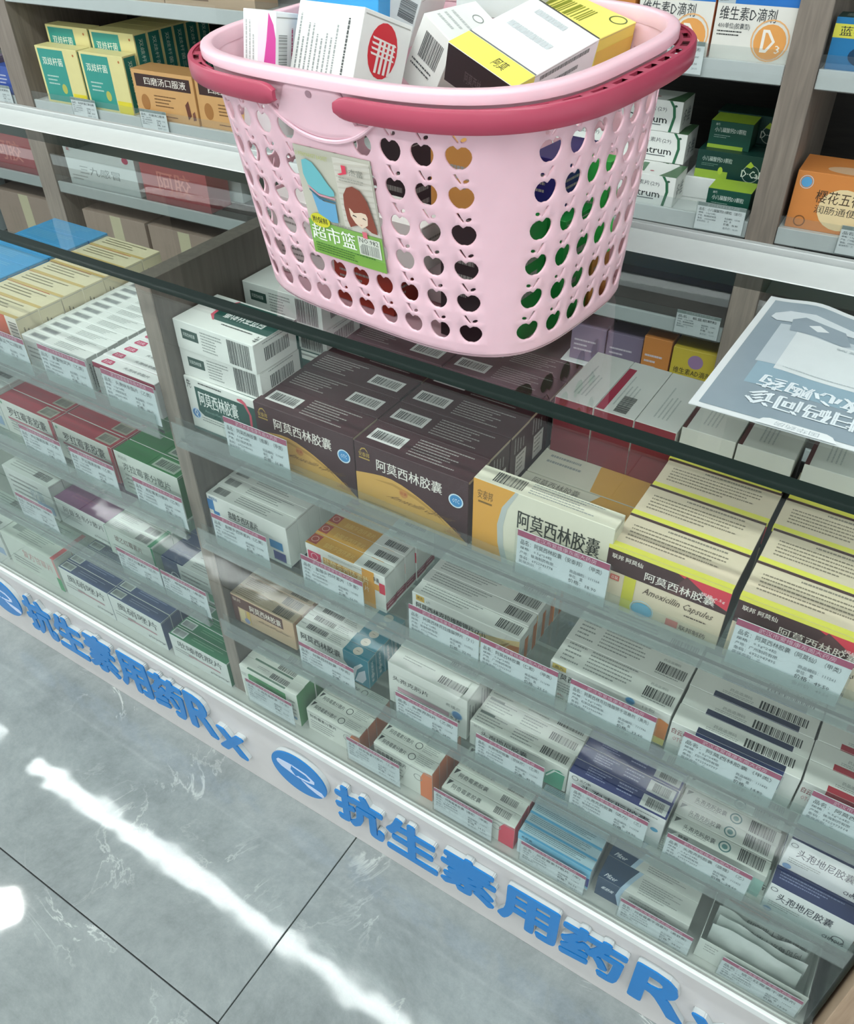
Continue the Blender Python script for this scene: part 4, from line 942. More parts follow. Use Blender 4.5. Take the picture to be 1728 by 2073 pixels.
# ---------------------------------------------------------------- price tags
def price_tag(x, z, name, price, label, w_=.102, h_=.060, y=-.0042, yaw=0, frame=None, head='b23568', n=0, grey=False, group='price tags on the counter shelves'):
    p0 = Vector((x, y, z)); rz = yaw
    if frame: p0 = frame @ p0; rz += FRAME_YAW
    t = empty('price_tag', label, 'price tag', p0, (RND.uniform(-.015, .0), 0, rz), group)
    a = MB(); a.box((0, 0, 0), (w_, .0008, h_), mat('e4eaed' if not grey else 'edf0f0'), 0)
    P = Print(a, lambda u, v, e: (u * w_, -e, v * h_), w_, h_)
    P.rect(0, .87, 1, 1, head); P.text('武汉市爱维康东阁大药房', .20, .885, .86, .985, 'e9b9cb' if not grey else 'c3c9c6')
    P.text('品名：%s' % name, .04, .70, .93, .815, '3b4346')
    P.text('规格：0.5g*24粒', .04, .585, .40, .66, '59626a'); P.text('产地：%s' % ['四川', '珠海', '广州', '石家庄'][n % 4] + '制药有限…', .04, .48, .46, .555, '59626a')
    P.text('条码：69%d' % (22940061 + n * 3717), .04, .375, .42, .45, '59626a'); P.text('医保类别：乙', .04, .28, .30, .35, '7b848a')
    P.text('商品编码：%d' % (111067 + n * 97), .60, .50, .92, .575, '59626a'); P.text('单位：盒', .60, .40, .75, .475, '59626a')
    P.text('价格：%s' % price, .60, .28, .90, .375, '3b4346', .004)
    P.text('会员价：%s' % price, .60, .14, .92, .225, '8b949a')
    a.build('card', t)
    a = MB(); a.box((-.002, -.0014, -.003), (w_ + .002, -.0010, h_ + .001), M_SLEEVE); a.build('sleeve', t)
TG = [(-.692, 1, '阿莫西林胶囊（维康）（甲类）', '16.80', 'under the green amoxicillin carton', 0), (-.279, 1, '阿莫西林胶囊（安泰邦）（甲类）', '18.90', 'before the orange and cream carton', .004), (-.051, 1, '阿莫西林胶囊（阿莫仙）（甲类）', '49.50', 'before the right block of cream cartons', 0),
 (-.757, 2, '盐酸多西环素片（乙类）', '14.00', 'before the white doxycycline cartons', 0), (-.594, 2, '盐酸多西环素片（多喜）', '16.00', 'before the orange doxycycline cartons', 0), (-.421, 2, '阿莫西林克拉维酸钾片（7:1）', '32.00', 'before the clavulanate tablets, left one', 0), (-.317, 2, '阿莫西林胶囊（仁和）（甲类）', '21.50', 'before the clavulanate tablets, right one', 0),
 (-.199, 2, '阿莫西林克拉维酸钾干混悬剂（奥先）', '33.60', 'before the clavulanate granules', 0), (-.066, 2, '阿莫西林胶囊（甲类）', '14.80', 'before the cartons with blue panels', 0), (.067, 2, '阿莫西林胶囊（白云山）', '12.50', 'before the cartons with red panels', 0),
 (-.625, 3, '阿莫西林胶囊（甲类）', '9.80', 'before the teal ended cartons', 0), (-.449, 3, '头孢克肟片（乙类）', '28.00', 'before the tall white cefixime cartons', 0), (-.318, 3, '头孢地尼胶囊（世扶尼）（乙类）', '40.00', 'before the green leaf cefdinir cartons', 0), (-.177, 3, '头孢克肟胶囊（达力）（乙）', '24.00', 'before the navy topped cefixime cartons', 0), (-.050, 3, '头孢克肟胶囊（欧健）（乙）', '24.60', 'before the pale grey cefixime cartons', 0),
 (-.768, 0, '头孢克洛胶囊（乙类）', '22.00', 'before the green cefaclor cartons', .0), (-.553, 0, '阿奇霉素分散片（乙类）', '18.00', 'between the two orange ended azithromycin rows', -.005), (-.387, 0, '阿奇霉素胶囊（维宏）（甲类）', '24.50', 'before the azithromycin with red corners', -.010), (-.236, 0, '阿奇霉素分散片（甲）', '26.50', 'before the pale blue azithromycin cartons', -.020), (-.081, 0, '阿奇霉素干混悬剂（希舒美）', '38.00', 'before the grey cartons with navy ends', -.023), (.062, 0, '琥乙红霉素干混悬剂', '19.00', 'on the open tray of sachets', -.026),
 (-1.049, 1, '氯雷他定片（乙类）', '15.00', 'before the barcode topped white cartons', 0), (-.917, 1, '头孢呋辛酯片（乙类）', '18.60', 'before the pink badged cartons', 0), (-1.185, 1, '藿香正气口服液', '12.00', 'before the cream and gold cartons', -.005), (-1.185, 2, '罗红霉素胶囊（乙类）', '19.80', 'before the left stack of red cartons', 0), (-1.062, 2, '罗红霉素胶囊（乙类）', '16.00', 'before the right stack of red cartons', 0), (-.917, 2, '克拉霉素分散片（乙类）', '25.00', 'before the green clarithromycin cartons', 0),
 (-1.288, 3, '阿昔洛韦片（甲类）', '11.00', 'before the white and pale blue cartons', .008), (-1.023, 3, '琥乙红霉素片（乙类）', '17.50', 'before the cartons with green bands', 0), (-.917, 3, '甲硝唑片（甲类）', '8.00', 'before the white and navy cartons', 0)]
for n_, (x, k, nm, pr, lb, dz) in enumerate(TG):
    price_tag(x, S[k] + .0115 + dz + (0 if k else .003), nm, pr, 'white price tag with magenta header ' + lb, n=n_, y=-.0042 if k else -.0035)

# ================================================================ raised lettering on the plinth
M_BLUE = mat('1f7cc4', 0.22, 'acrylic_face'); M_LETTER = mat('c3c9ca', 0.12, 'frosted_acrylic')
def sign_char(ch, x0, x1, z0, z1, label, group, res=3):
    V, F = glyphs(ch, 0.0, res)
    t = empty('sign_letter', label, 'raised letter', (x0, -.0082, z0), group=group)
    def slab(d0, d1, mt, name, grow):
        """the strokes thickened by repeating the glyph round a small circle, then given depth"""
        a = MB(); W_, H_ = x1 - x0, z1 - z0; n = len(V)
        cnt = {}
        for f in F:
            for i in range(len(f)):
                e = (f[i], f[(i + 1) % len(f)]); cnt[e] = 1
        rim = [e for e in cnt if (e[1], e[0]) not in cnt]
        for q in range(8):
            dx, dz = grow * math.cos(q * math.pi / 4), grow * math.sin(q * math.pi / 4)
            P0 = [(grow + (W_ - 2 * grow) * x + dx, -d0, grow + (H_ - 2 * grow) * y + dz) for x, y in V]; P1 = [(x, -d1 - q * 4e-6, z) for x, _, z in P0]
            a.mesh(P0 + P1, [tuple(n + i for i in f) for f in F] + [(i, j, n + j, n + i) for i, j in rim], mt)
        o = a.build(name, t); fixnormals(o); return o
    slab(0.0, 0.0085, M_LETTER, 'clear_body', .0042); slab(0.0086, 0.0112, M_BLUE, 'blue_face', .0036)
zc0, zc1 = .066, .178
gR = 'raised characters of the right hand sign'; gL = 'raised characters of the left hand sign'
for i, ch in enumerate('抗生素用药'):
    x = -.583 + i * .1085; sign_char(ch, x, x + .103, zc0, zc1, 'raised blue character %s, %s of the right hand sign' % (ch, ORD[i].replace('front', 'first')), gR)
sign_char('R', -.034, .052, zc0, zc1, 'raised blue capital R closing the right hand sign', gR); sign_char('x', .056, .118, zc0 - .006, zc1 - .05, 'raised blue letter x closing the right hand sign', gR)
for i, ch in enumerate('抗生素用药'):
    x = -1.424 + i * .0965; sign_char(ch, x, x + .092, zc0 + .006, zc1 + .004, 'raised blue character %s, %s of the left hand sign' % (ch, ORD[i].replace('front', 'first')), gL)
sign_char('R', -.940, -.868, zc0 + .008, zc1 + .003, 'raised blue capital R closing the left hand sign', gL); sign_char('x', -.866, -.795, zc0 - .004, zc1 - .05, 'raised blue letter x closing the left hand sign', gL)
def oval(xc, zc, label):
    t = empty('oval_emblem', label, 'emblem', (xc, -.0082, zc)); n = 48; rx, rz = .0635, .0545
    def disc(r0, r1, y0, y1, mt, name):
        a = MB(); E = [(r0 * math.cos(2 * math.pi * i / n), r1 * math.sin(2 * math.pi * i / n)) for i in range(n)]
        a.mesh([(p, -y0, q) for p, q in E] + [(p, -y1, q) for p, q in E], [tuple(range(n, 2 * n)), tuple(reversed(range(n)))] + [(i, (i + 1) % n, n + (i + 1) % n, n + i) for i in range(n)], mt)
        o = a.build(name, t); fixnormals(o); return o
    disc(rx, rz, 0, .0085, M_LETTER, 'clear_body'); disc(rx - .0008, rz - .0008, .0087, .011, M_BLUE, 'blue_face')
    a = MB(); mt = mat('c9d6ee', .3)
    def Y(p): return [(x * rx, -.0113, z * rz) for x, z in p]
    def thick(p):
        f = Y(p); b = [(x, -.0109, z) for x, _, z in f]; k = len(p); a.mesh(f + b, [tuple(range(k)), tuple(reversed(range(k, 2 * k)))] + [(i, (i + 1) % k, k + (i + 1) % k, k + i) for i in range(k)], mt)
    thick([(-.78, .22), (-.70, .34), (-.20, .40), (-.28, .10), (-.12, -.16), (-.62, -.02), (-.76, .10)])
    thick([(-.20, .40), (.30, .34), (.58, .14), (.56, -.02), (.34, -.12), (.10, -.16), (.02, -.10), (.38, -.02), (.44, .10), (.28, .24), (-.18, .32)])
    thick([(.08, -.20), (.36, -.24), (.80, -.30), (.88, -.42), (.82, -.54), (.60, -.52), (.30, -.40)])
    thick([(-.12, -.16), (.10, -.16), (.0, -.06)])
    o = a.build('white_mark', t); fixnormals(o)
oval(-.664, .1265, 'blue oval emblem with white pill figure between the two signs'); oval(-1.505, .1265, 'blue oval emblem with white pill figure at the far left')

# ================================================================ laminated sheet lying on the glass (read from the other side)
sheet = empty('laminated_sheet', 'grey blue laminated notice with white border lying upside down on the glass', 'notice', (-.1515, .0575, GT + .0006), (0, 0, 0))
a = MB(); sw, sd = .175, .252
def sfn(u, v, e):
    y = v * sd * (1 + .05 * math.exp(-((u - .28) / .16) ** 2) - .045 * u)
    z = .0006
    return (u * sw + .004 * v, y, z + e)
P = None; K = 24; V = [sfn(i / K, j / K, 0) for i in range(K + 1) for j in range(K + 1)] + [sfn(i / K, j / K, -.0005) for i in range(K + 1) for j in range(K + 1)]
n1 = (K + 1) ** 2; F = [(i * (K + 1) + j, (i + 1) * (K + 1) + j, (i + 1) * (K + 1) + j + 1, i * (K + 1) + j + 1) for i in range(K) for j in range(K)]
M_SHEET = mat('d9dfe0', 0.10, 'laminated'); a.mesh(V, F + [tuple(n1 + k for k in reversed(f)) for f in F], M_SHEET)
P = Print(a, sfn, sw, sd)
def area(u0, v0, u1, v1, c, ku=12, kv=12):
    e = P.off(); mt = mat(c, 0.10, 'laminated')
    for i in range(ku):
        for j in range(kv):
            p0, p1 = u0 + (u1 - u0) * i / ku, u0 + (u1 - u0) * (i + 1) / ku; q0, q1 = v0 + (v1 - v0) * j / kv, v0 + (v1 - v0) * (j + 1) / kv
            a.poly([P.fn(*q, e) for q in ((p0, q0), (p1, q0), (p1, q1), (p0, q1))], mt)
P.k = 4
area(.040, .028, .960, .965, '8b9aa3', 20, 20); P.k = 8
area(.17, .24, .80, .42, '8fa9b6', 8, 8)
P.k = 12
area(.155, .41, .80, .75, 'b9c5cb', 12, 12); P.k = 14
area(.262, .38, .86, .70, 'd3dbdc', 12, 12); P.k = 18
P.poly([(.08, .80), (.09, .84), (.16, .875), (.30, .88), (.50, .86), (.66, .82), (.66, .79), (.46, .80), (.30, .80), (.22, .775), (.12, .775)], 'cdd6da'); P.poly([(.22, .70), (.20, .80), (.26, .835), (.50, .82), (.56, .72), (.52, .70), (.36, .71)], '8d9ba4')
P.poly([(.30, .77), (.355, .80), (.42, .775), (.36, .745)], 'd9e0e2'); P.text('互联网医院', .50, .66, .80, .68, 'a9b4b8', flip=True); P.fine(.30, .395, .84, .41, 1, 'a9b4b8')
P.text('扫码问诊', .226, .105, .775, .208, 'd9e3e7', .05, flip=True); P.text('放心购药', .240, .225, .790, .318, 'd9e3e7', .05, flip=True)
P.poly([(.33, 0), (.36, .035), (.39, .045), (.66, .045), (.69, .035), (.72, 0)], 'dce2e3'); P.text('国华药房', .42, .008, .63, .036, 'a8b2b6', .01, flip=True)
a.build('sheet', sheet)

# ================================================================ goods in the wall cabinet (cabinet frame)
def fput(kind, x, y, z, label, group=None, rz=0.0, rx=0.0):
    p = FRAME @ Vector((x, y, z + .0003)); put(kind, p, (rx, 0, FRAME_YAW + rz), label, group)
def p(P):
    F = P['F']; F.rect(0, .84, 1, 1, '2a74c4'); F.rect(0, .84, .22, 1, 'b9c3c8'); F.poly([(.22, .84), (.30, 1), (.22, 1)], '2a74c4'); F.text('星鲨D', .02, .87, .14, .97, '5c666c', .01)
    F.text('维生素D滴剂', .05, .60, .76, .80, '34393c', .004); F.text('400单位(胶囊型)', .05, .46, .46, .56, '50575b', .004); F.fine(.05, .34, .40, .44, 2, DK)
    F.ell(.74, .32, .026, 'e8a45a', .026); F.ring(.74, .34, .031, .0022, 'eeb67a'); F.text('D', .64, .16, .80, .50, 'f2ece2', .03); F.text('3', .82, .16, .88, .28, 'f2ece2', .01)
    T = P['T']; T.rect(0, 0, 1, 1, '3a6cb4'); T.rect(.1, .2, .5, .8, '8aa0cc')
carton('vit_d', .128, .060, .098, 'e6e4dc', {'R': 'e08a5a'}, p)
def p(P):
    F = P['F']; F.text('维生素片(29)', .30, .62, .78, .80, '50575b'); F.text('Centrum', .20, .26, .80, .50, '23282a', .02); F.rect(.40, .19, .72, .22, '50575b')
    F.poly([(.80, 1), (.86, .8), (.88, .5), (.84, 0), (.88, 0), (.92, .5), (.90, .8), (.84, 1)], '2f6a4a'); F.ell(.90, .85, .003, '3a5a4a', .002)
    T = P['T']; T.poly([(.75, 0), (1, 0), (1, 1), (.9, 1), (.84, .5)], '4a6f4c'); T.poly([(.35, .2), (.5, .2), (.46, .9), (.38, .9)], '4f7a58'); T.ell(.6, .3, .004, 'a9485a', .003)
    P['R'].text('多维', .2, .2, .8, .7, '6a7275')
carton('centrum_like', .135, .075, .055, 'e4e6e2', None, p)
def p(P):
    F = P['F']; F.rect(0, 0, .85, .14, '93b23c'); F.text('小儿碳酸钙D3颗粒', .12, .60, .86, .78, 'c9d4cc', .006); F.fine(.12, .36, .55, .50, 2, '8aa39a'); F.text('迪巧', .12, .84, .22, .93, 'c9d4cc')
    P['T'].rect(0, 0, 1, 1, '9fc03c')
carton('dcal_small', .078, .060, .048, '12483a', {'R': '12483a'}, p)
def p(P):
    F = P['F']; F.rect(0, 0, .48, .30, '93b23c'); F.ell(.37, .32, .0045, 'a9c43c', .007); F.text('小儿碳酸钙D3颗粒', .08, .62, .52, .80, 'b9c9c0', .006); F.fine(.08, .42, .35, .54, 2, '6a8a7c')
    F.text('D·Cal', .68, .22, .94, .48, 'dfe8dc', .03); F.ring(.81, .36, .016, .0012, 'a9b8a9'); F.poly([(.72, .60), (.78, .80), (.84, .66), (.80, .56)], 'a9c43c')
carton('dcal_wide', .128, .060, .050, '0f3a32', {'T': '0f3a32'}, p)
def p(P):
    F = P['F']; F.ell(.62, .42, .040, 'efd8a9', .036); F.text('樱花五行茶', .28, .50, .98, .72, '4b3a2a', .004); F.text('润肠通便', .30, .32, .80, .46, '4b4338'); F.ell(.13, .82, .009, '5fa6d6'); F.ring(.13, .82, .0115, .001, 'cfe0ea'); F.ring(.16, .14, .010, .002, '8b5a34')
    P['T'].ell(.6, .3, .04, 'd9b490', .02)
carton('tea_orange', .140, .100, .100, 'd98a48', None, p)
def p(P):
    F = P['F']; F.rect(0, .62, 1, .88, 'd3cf4e'); F.text('蓝莓叶黄素', .08, .66, .9, .84, '2c3230', .01); F.ell(.5, .3, .03, '123a5a', .016)
    P['T'].fine(.1, .2, .8, .7, 3, '9aa59f')
carton('blueberry', .120, .050, .075, '2274a8', {'T': '1f3a34'}, p)
def p(P):
    F = P['F']; F.poly([(.05, .04), (.66, .04), (.66, .96), (.05, .96)], '35968a'); F.rect(.68, .0, 1, .22, 'e3d33a'); F.text('双歧杆菌', .12, .68, .60, .82, 'e4ecd9', .012); F.fine(.14, .3, .45, .5, 3, 'b9d6cc'); F.ell(.5, .28, .009, 'b9b95a', .012); F.ell(.9, .9, .003, 'b9703a')
    R = P['R']; R.rect(.08, .03, .92, .97, '2a776c'); R.vtext('双歧杆菌三联', .35, .1, .65, .9, 'cfe0cf', .01)
carton('green_yellow', .152, .045, .135, 'dfd596', None, p)
def p(P):
    F = P['F']; F.rect(.05, .66, .95, .92, '3b2320'); F.text('四磨汤口服液', .20, .71, .88, .87, 'e9e2d6', .012); F.ell(.16, .34, .014, 'a9743e', .019); F.fine(.32, .25, .72, .52, 4, '7b5632'); F.poly([(.84, .1), (.82, .4), (.88, .5), (.90, .2)], '6a3a2a'); F.poly([(.92, .1), (.92, .25), (.96, .3), (.97, .12)], '7a4a3a'); F.fine(.3, .06, .7, .11, 1, '6a3a2a')
    P['T'].rect(0, 0, 1, 1, 'b98d5a')
carton('simo', .198, .070, .112, 'd3a36a', None, p)
def p(P):
    F = P['F']; F.ell(.88, .80, .012, 'a93a5a', .009); F.text('金', .04, .80, .10, .93, 'a93a4a', .02); F.text('三九感冒', .18, .30, .76, .5, '6d7674', .004); F.fine(.05, .1, .3, .25, 2, GR)
carton('white_redlogo', .268, .080, .118, 'c6cdcb', None, p)
def p(P): P['F'].text('阿胶', .25, .25, .75, .75, 'c87a70', .01)
carton('red_gift', .230, .080, .118, 'a0454a', None, p)
def p(P): P['F'].rect(.45, 0, .62, 1, 'c7bfa0'); P['F'].fine(.2, .2, .4, .8, 3, '9a8a7c', along='v')
carton('beige_tall', .245, .080, .150, 'a08d80', None, p)
def p(P): P['F'].rect(0, .55, 1, 1, '4f7fc0'); P['F'].text('冰喉', .2, .12, .8, .45, '4a5258')
carton('blue_sky', .115, .080, .155, 'b9c6cc', None, p)
def p(P):
    F = P['F']; F.ell(.55, .72, .016, '9a7aa0', .016); F.text('维生素AD滴剂', .08, .36, .94, .52, '3b3420', .008); F.rect(0, 0, 1, .16, '6a8a3a'); F.fine(.1, .2, .8, .32, 2, '5a5430')
carton('vit_ad', .092, .060, .092, 'c9b23a', None, p)
def p(P): P['F'].fine(.1, .2, .8, .6, 3, 'cfc6cf')
carton('purple_box', .080, .060, .085, '7c6f86', None, p); carton('orange_box', .060, .060, .100, 'c9803c', None, p)
carton('kraft', .260, .080, .120, 'c2a68a', None, lambda P: P['F'].rect(.3, .1, .5, .25, '7a5a48'))
def p(P): P['F'].text('金水宝', .1, .3, .9, .7, 'e8e0c0', .01); P['F'].rect(0, 0, 1, .2, 'd9c65a')
carton('yellow_box', .150, .080, .120, 'b9a13a', None, p)
carton('blue_small', .060, .045, .070, '3c58a4', None, lambda P: P['F'].fine(.2, .3, .8, .7, 3, 'c9cfe0'))
z = SH['T'] + .028; Y0 = .014
fput('vit_d', -.152, Y0, z, 'white and orange vitamin D carton with blue top, right of two', 'vitamin D cartons'); fput('vit_d', -.284, Y0, z, 'white and orange vitamin D carton with blue top, left of two', 'vitamin D cartons')
fput('vit_d', -.152, Y0 + .062, z, 'vitamin D carton behind the right one', 'vitamin D cartons'); fput('vit_d', -.284, Y0 + .062, z, 'vitamin D carton behind the left one', 'vitamin D cartons')
fput('orange_box', -.352, Y0, z, 'orange carton left of the vitamin D cartons')
fput('kraft', -.640, Y0, z, 'kraft brown carton above the green cartons, nearest the basket', 'kraft brown cartons')
fput('blueberry', .036, Y0, z, 'blue lutein carton with yellow band right of the wood post')
for i, x in enumerate((-1.915, -1.652, -1.389)): fput('kraft', x, Y0, z, 'kraft brown carton on the upper left shelf, %s of three' % ['leftmost', 'middle', 'rightmost'][i], 'kraft brown cartons')
z = SH['M'] + .028
g = 'white vitamin cartons with green curves'
fput('centrum_like', -.305, Y0, z, 'white vitamin carton with green curve, lowest at the front', g)
for i in range(3): fput('centrum_like', -.322 + [0, .006, -.012][i], Y0 + .078, z + i * .0558, 'white vitamin carton with green curve, %s of the rear pile' % ['lowest', 'middle', 'topmost'][i], g)
for i in range(3): fput('centrum_like', -.462, Y0 + .078 - .05 * (i == 0), z + i * .0558, 'white vitamin carton with green curve nearest the basket, %s' % ['lowest', 'middle', 'topmost'][i], g)
fput('dcal_small', -.108, Y0, z, 'small dark green calcium carton with lime top at the front')
a = MB(); a.box((0, 0, 0), (.150, .145, .040), mat('dfe2e0'), .001); p0 = FRAME @ Vector((-.172, Y0 + .072, z + .0003)); tag(a.build('riser_block', None, p0, (0, 0, FRAME_YAW)), 'white riser block under the wide calcium cartons', 'riser')
fput('dcal_wide', -.156, Y0 + .076, z + .0403, 'wide dark green calcium carton with white logo')
fput('dcal_small', -.146, Y0 + .095, z + .0906, 'small dark green calcium carton on the wide one')
fput('dcal_wide', -.156, Y0 + .150, z + .0403, 'wide dark green calcium carton hidden behind the first'); fput('dcal_wide', -.150, Y0 + .156, z + .0906, 'wide dark green calcium carton, upper one at the back')
fput('tea_orange', .038, Y0 + .006, z, 'orange tea carton with tea cup picture right of the wood post')
g = 'green and yellow cartons'
for j in range(1):
    for i in range(2): fput('green_yellow', -1.880 + i * .160, Y0 + j * .047, z, 'green and yellow carton, %s, %s' % (['left pair', 'right pair'][i], ['front', 'second'][j]), g)
for j in range(5): fput('green_yellow', -1.720, Y0 + .0970 + j * .0465, z + .0406, 'raised green and yellow carton in the right line, %s' % ORD[j + 1], g)
a = MB(); a.box((0, 0, 0), (.315, .30, .040), mat('3c3833'), .001); p0 = FRAME @ Vector((-1.880, Y0 + .048, z + .0003)); tag(a.build('riser_block', None, p0, (0, 0, FRAME_YAW)), 'dark riser block behind the green and yellow cartons', 'riser')
for i in range(2): fput('green_yellow', -1.880 + i * .160, Y0 + .050, z + .0406, 'raised green and yellow carton on the dark riser, %s' % ['left one', 'front one of the right line'][i], g)
fput('simo', -1.548, Y0, z, 'brown oral liquid carton with dark title band, left one', 'brown oral liquid cartons'); fput('simo', -1.347, Y0 + .004, z - .0, 'brown oral liquid carton with dark title band, right one', 'brown oral liquid cartons')
for i, x in enumerate((-2.075, -2.14, -2.21)): fput('blue_small' if i % 2 == 0 else 'purple_box', x - .02 * i, Y0, z, 'small carton left of the far left post, %s of three' % ['nearest', 'middle', 'farthest'][i], 'small cartons beyond the post')
z = SH['L'] + .028
fput('white_redlogo', -1.880, Y0, z, 'wide pale carton with red oval logo beside the post', 'wide pale cartons with red logo'); fput('white_redlogo', -1.605, Y0 + .1, z, 'wide pale carton with red oval logo set farther back', 'wide pale cartons with red logo')
fput('red_gift', -1.592, Y0, z, 'red gift carton right of the pale carton'); fput('red_gift', -2.240, Y0, z, 'dull red gift carton left of the post'); fput('yellow_box', -2.400, Y0, z, 'yellow carton at the far left of the wall cabinet')
z = SH['B'] + .028
fput('beige_tall', -1.870, Y0, z, 'tall beige carton with pale stripe, left one', 'tall beige cartons'); fput('beige_tall', -1.612, Y0, z, 'tall beige carton with pale stripe, right one', 'tall beige cartons'); fput('blue_sky', -1.290, Y0, z, 'blue and white carton low behind the basket')
fput('beige_tall', -2.255, Y0, z, 'tall beige carton left of the post'); fput('blue_sky', -2.42, Y0, z, 'blue and white carton at the low far left')
fput('vit_ad', -.114, Y0, z + .065, 'yellow vitamin AD carton low in the wall cabinet'); fput('orange_box', -.178, Y0, z + .065, 'orange carton left of the yellow vitamin AD carton'); 
for i in range(2): fput('purple_box', -.262 - i * .083, Y0 + .01, z + .065, 'greyish purple carton low in the wall cabinet, %s' % ['right', 'left'][i], 'greyish purple cartons')
a = MB(); a.box((0, 0, 0), (.345, .085, .064), mat('cfd3d1'), .001); p0 = FRAME @ Vector((-.360, Y0 - .006, z + .0003)); tag(a.build('riser_block', None, p0, (0, 0, FRAME_YAW)), 'long white riser block under the yellow vitamin AD carton', 'riser')
gt = 'grey headed price tags on the wall cabinet'
for n_, (x, k, nm, pr, lb) in enumerate([(-.245, 'T', '维生素D滴剂（星鲨）（丙）', '28.00', 'under the vitamin D cartons'), (-.118, 'M', '小儿碳酸钙D3颗粒（迪巧）', '46.80', 'under the calcium cartons'), (.135, 'M', '樱花五行茶', '39.00', 'under the orange tea carton'), (-1.775, 'M', '双歧杆菌三联活菌', '33.00', 'under the green and yellow cartons'), (-1.530, 'M', '四磨汤口服液', '26.00', 'under the brown oral liquid cartons'), (-.118, 'L', '板蓝根颗粒', '12.00', 'on the empty lower shelf'), (-2.10, 'M', '感冒灵颗粒', '15.00', 'left of the far left post')]):
    price_tag(x, SH[k] + .004, nm, pr, 'pale price tag with grey header ' + lb, w_=.088, h_=.050, y=-.0012, frame=FRAME, head='8b9894', n=n_ + 40, grey=True, group=gt)

# ================================================================ cartons heaped in the basket
def bput(kind, loc, rot, label, group=None):
    me, w, d, h = KINDS[kind]
    return put(kind, loc, rot, label, group)
CAMP = Vector((0, -0.6, 1.446))
def heapbox(kind, loc, rot, dm, k, extra, base, faces, pr, label):
    """a carton of the heap: corner, turn and size; extra = how much further it reaches down below what shows"""
    lc = CAMP + (Vector(loc) - CAMP) * k; dm = [q * k for q in dm]; rm = Euler(rot).to_matrix()
    lc = lc - rm @ Vector((0, 0, extra)); H = dm[2] + extra
    carton(kind, dm[0], dm[1], H, base, faces, lambda P: pr(P, extra / H)); put(kind, lc, rot, label, 'cartons heaped in the basket')
def p(P, e):
    F = P['F']; V_ = lambda v: e + (1 - e) * v
    F.poly([(.45, e), (.78, e), (.98, V_(.4)), (.98, V_(.75)), (.75, 1), (.45, 1)], 'f0dcea'); F.poly([(.62, e), (1, e), (1, V_(.55)), (.93, V_(.78)), (.78, V_(.98)), (.72, V_(.5))], 'd0489a')
    F.fine(.08, V_(.1), .40, V_(.9), 3, 'b9bdbb', along='v'); P['R'].bars(.12, V_(.05), .5, V_(.62), None, '7f8482', vertical=True); P['R'].fine(.7, V_(.2), .85, V_(.8), 1, 'b9446f', along='v')
heapbox('swoosh', (-.7818, .2109, 1.2151), (-.1873, .0407, .1422), (.0444, .0482, .0590), .83, .060, 'f0f2f1', None, p, 'white carton with magenta swoosh at the left of the basket')
def p(P, e):
    F = P['F']; F.fine(.06, e, .72, .95, 9, '9aa09e', along='v'); F.fine(.80, .4, .88, .95, 1, '4b4f4e', along='v')
    R = P['R']; c = e + (1 - e) * .52; R.ell(.48, c, .0185, 'd8343f', .0235)
    for k in range(4): R.poly([(.24, c + .105 - k * .045), (.72, c + .085 - k * .045), (.74, c + .070 - k * .045), (.26, c + .085 - k * .045)], 'f1ece8')
    for k in range(4): R.poly([(.36 + k * .09, c - .20), (.41 + k * .09, c - .20), (.43 + k * .09, c + .09), (.38 + k * .09, c + .09)], 'f1ece8')
heapbox('red_logo', (-.6777, .1738, 1.2293), (-.3762, -.0357, -.2180), (.1046, .0695, .0675), .90, .035, 'f0f1ee', None, p, 'white carton with red oval logo on its end')
def p(P, e):
    F = P['F']; V_ = lambda v: e + (1 - e) * v; F.bars(.22, V_(.30), .80, V_(.80), None, '55595a'); F.fine(.1, V_(.02), .8, V_(.2), 2, '55595a'); P['T'].fine(.1, .1, .9, .5, 3, 'c3c7c5'); P['T'].ring(.5, .75, .006, .001, '8b908f')
heapbox('barcode_box', (-.5299, .1831, 1.2499), (.0209, .5294, -.1846), (.0455, .0751, .0532), .97, .016, 'eceeea', None, p, 'white carton with barcode leaning in the middle of the heap')
def p(P, e):
    T = P['T']; T.rect(0, 0, 1, .23, 'ece266'); T.rect(0, .235, 1, .25, '6d706e'); T.fine(.15, .4, .85, .62, 1, 'c3c8ca'); T.fine(.2, .7, .7, .9, 1, 'c3c8ca'); T.rect(0, .985, 1, 1, '4b4a44'); T.text('阿莫', .55, .06, .72, .17, '55543a')
    P['R'].rect(0, 0, .23, 1, 'ece266'); P['R'].fine(.3, .3, .95, .9, 2, '8f9492'); P['F'].text('阿莫西林', .3, .3, .55, .6, '5b5052')
heapbox('black_yellow', (-.4597, .1426, 1.2528), (.1937, .3333, -.1702), (.0826, .1211, .0328), .93, .004, 'f6f7f6', {'L': '2a2022', 'F': '2a2022'}, p, 'white topped carton with yellow band and black side')
def p(P, e):
    T = P['T']; T.bars(.10, .25, .70, .75, None, '8b8f2e', n=14); T.ring(.88, .8, .009, .0015, '5a6a3a'); P['R'].rect(0, 0, 1, e + (1 - e) * .4, 'e4bf55')
heapbox('yellow_big', (-.4722, .2917, 1.2763), (.1162, .2162, -.1966), (.1141, .0618, .0204), .95, .012, 'efe37a', {'R': 'ecd862', 'F': 'ecd862'}, p, 'yellow carton with olive barcode at the back right of the heap')
heapbox('barcode_back', (-.6708, .3280, 1.2662), (.0968, .3815, .1630), (.0532, .0836, .0336), .88, .020, 'eceeec', None, lambda P, e: P['F'].bars(.55, e + .1, .95, .9, None, '55595a', vertical=True), 'white carton with barcode at the back of the heap')
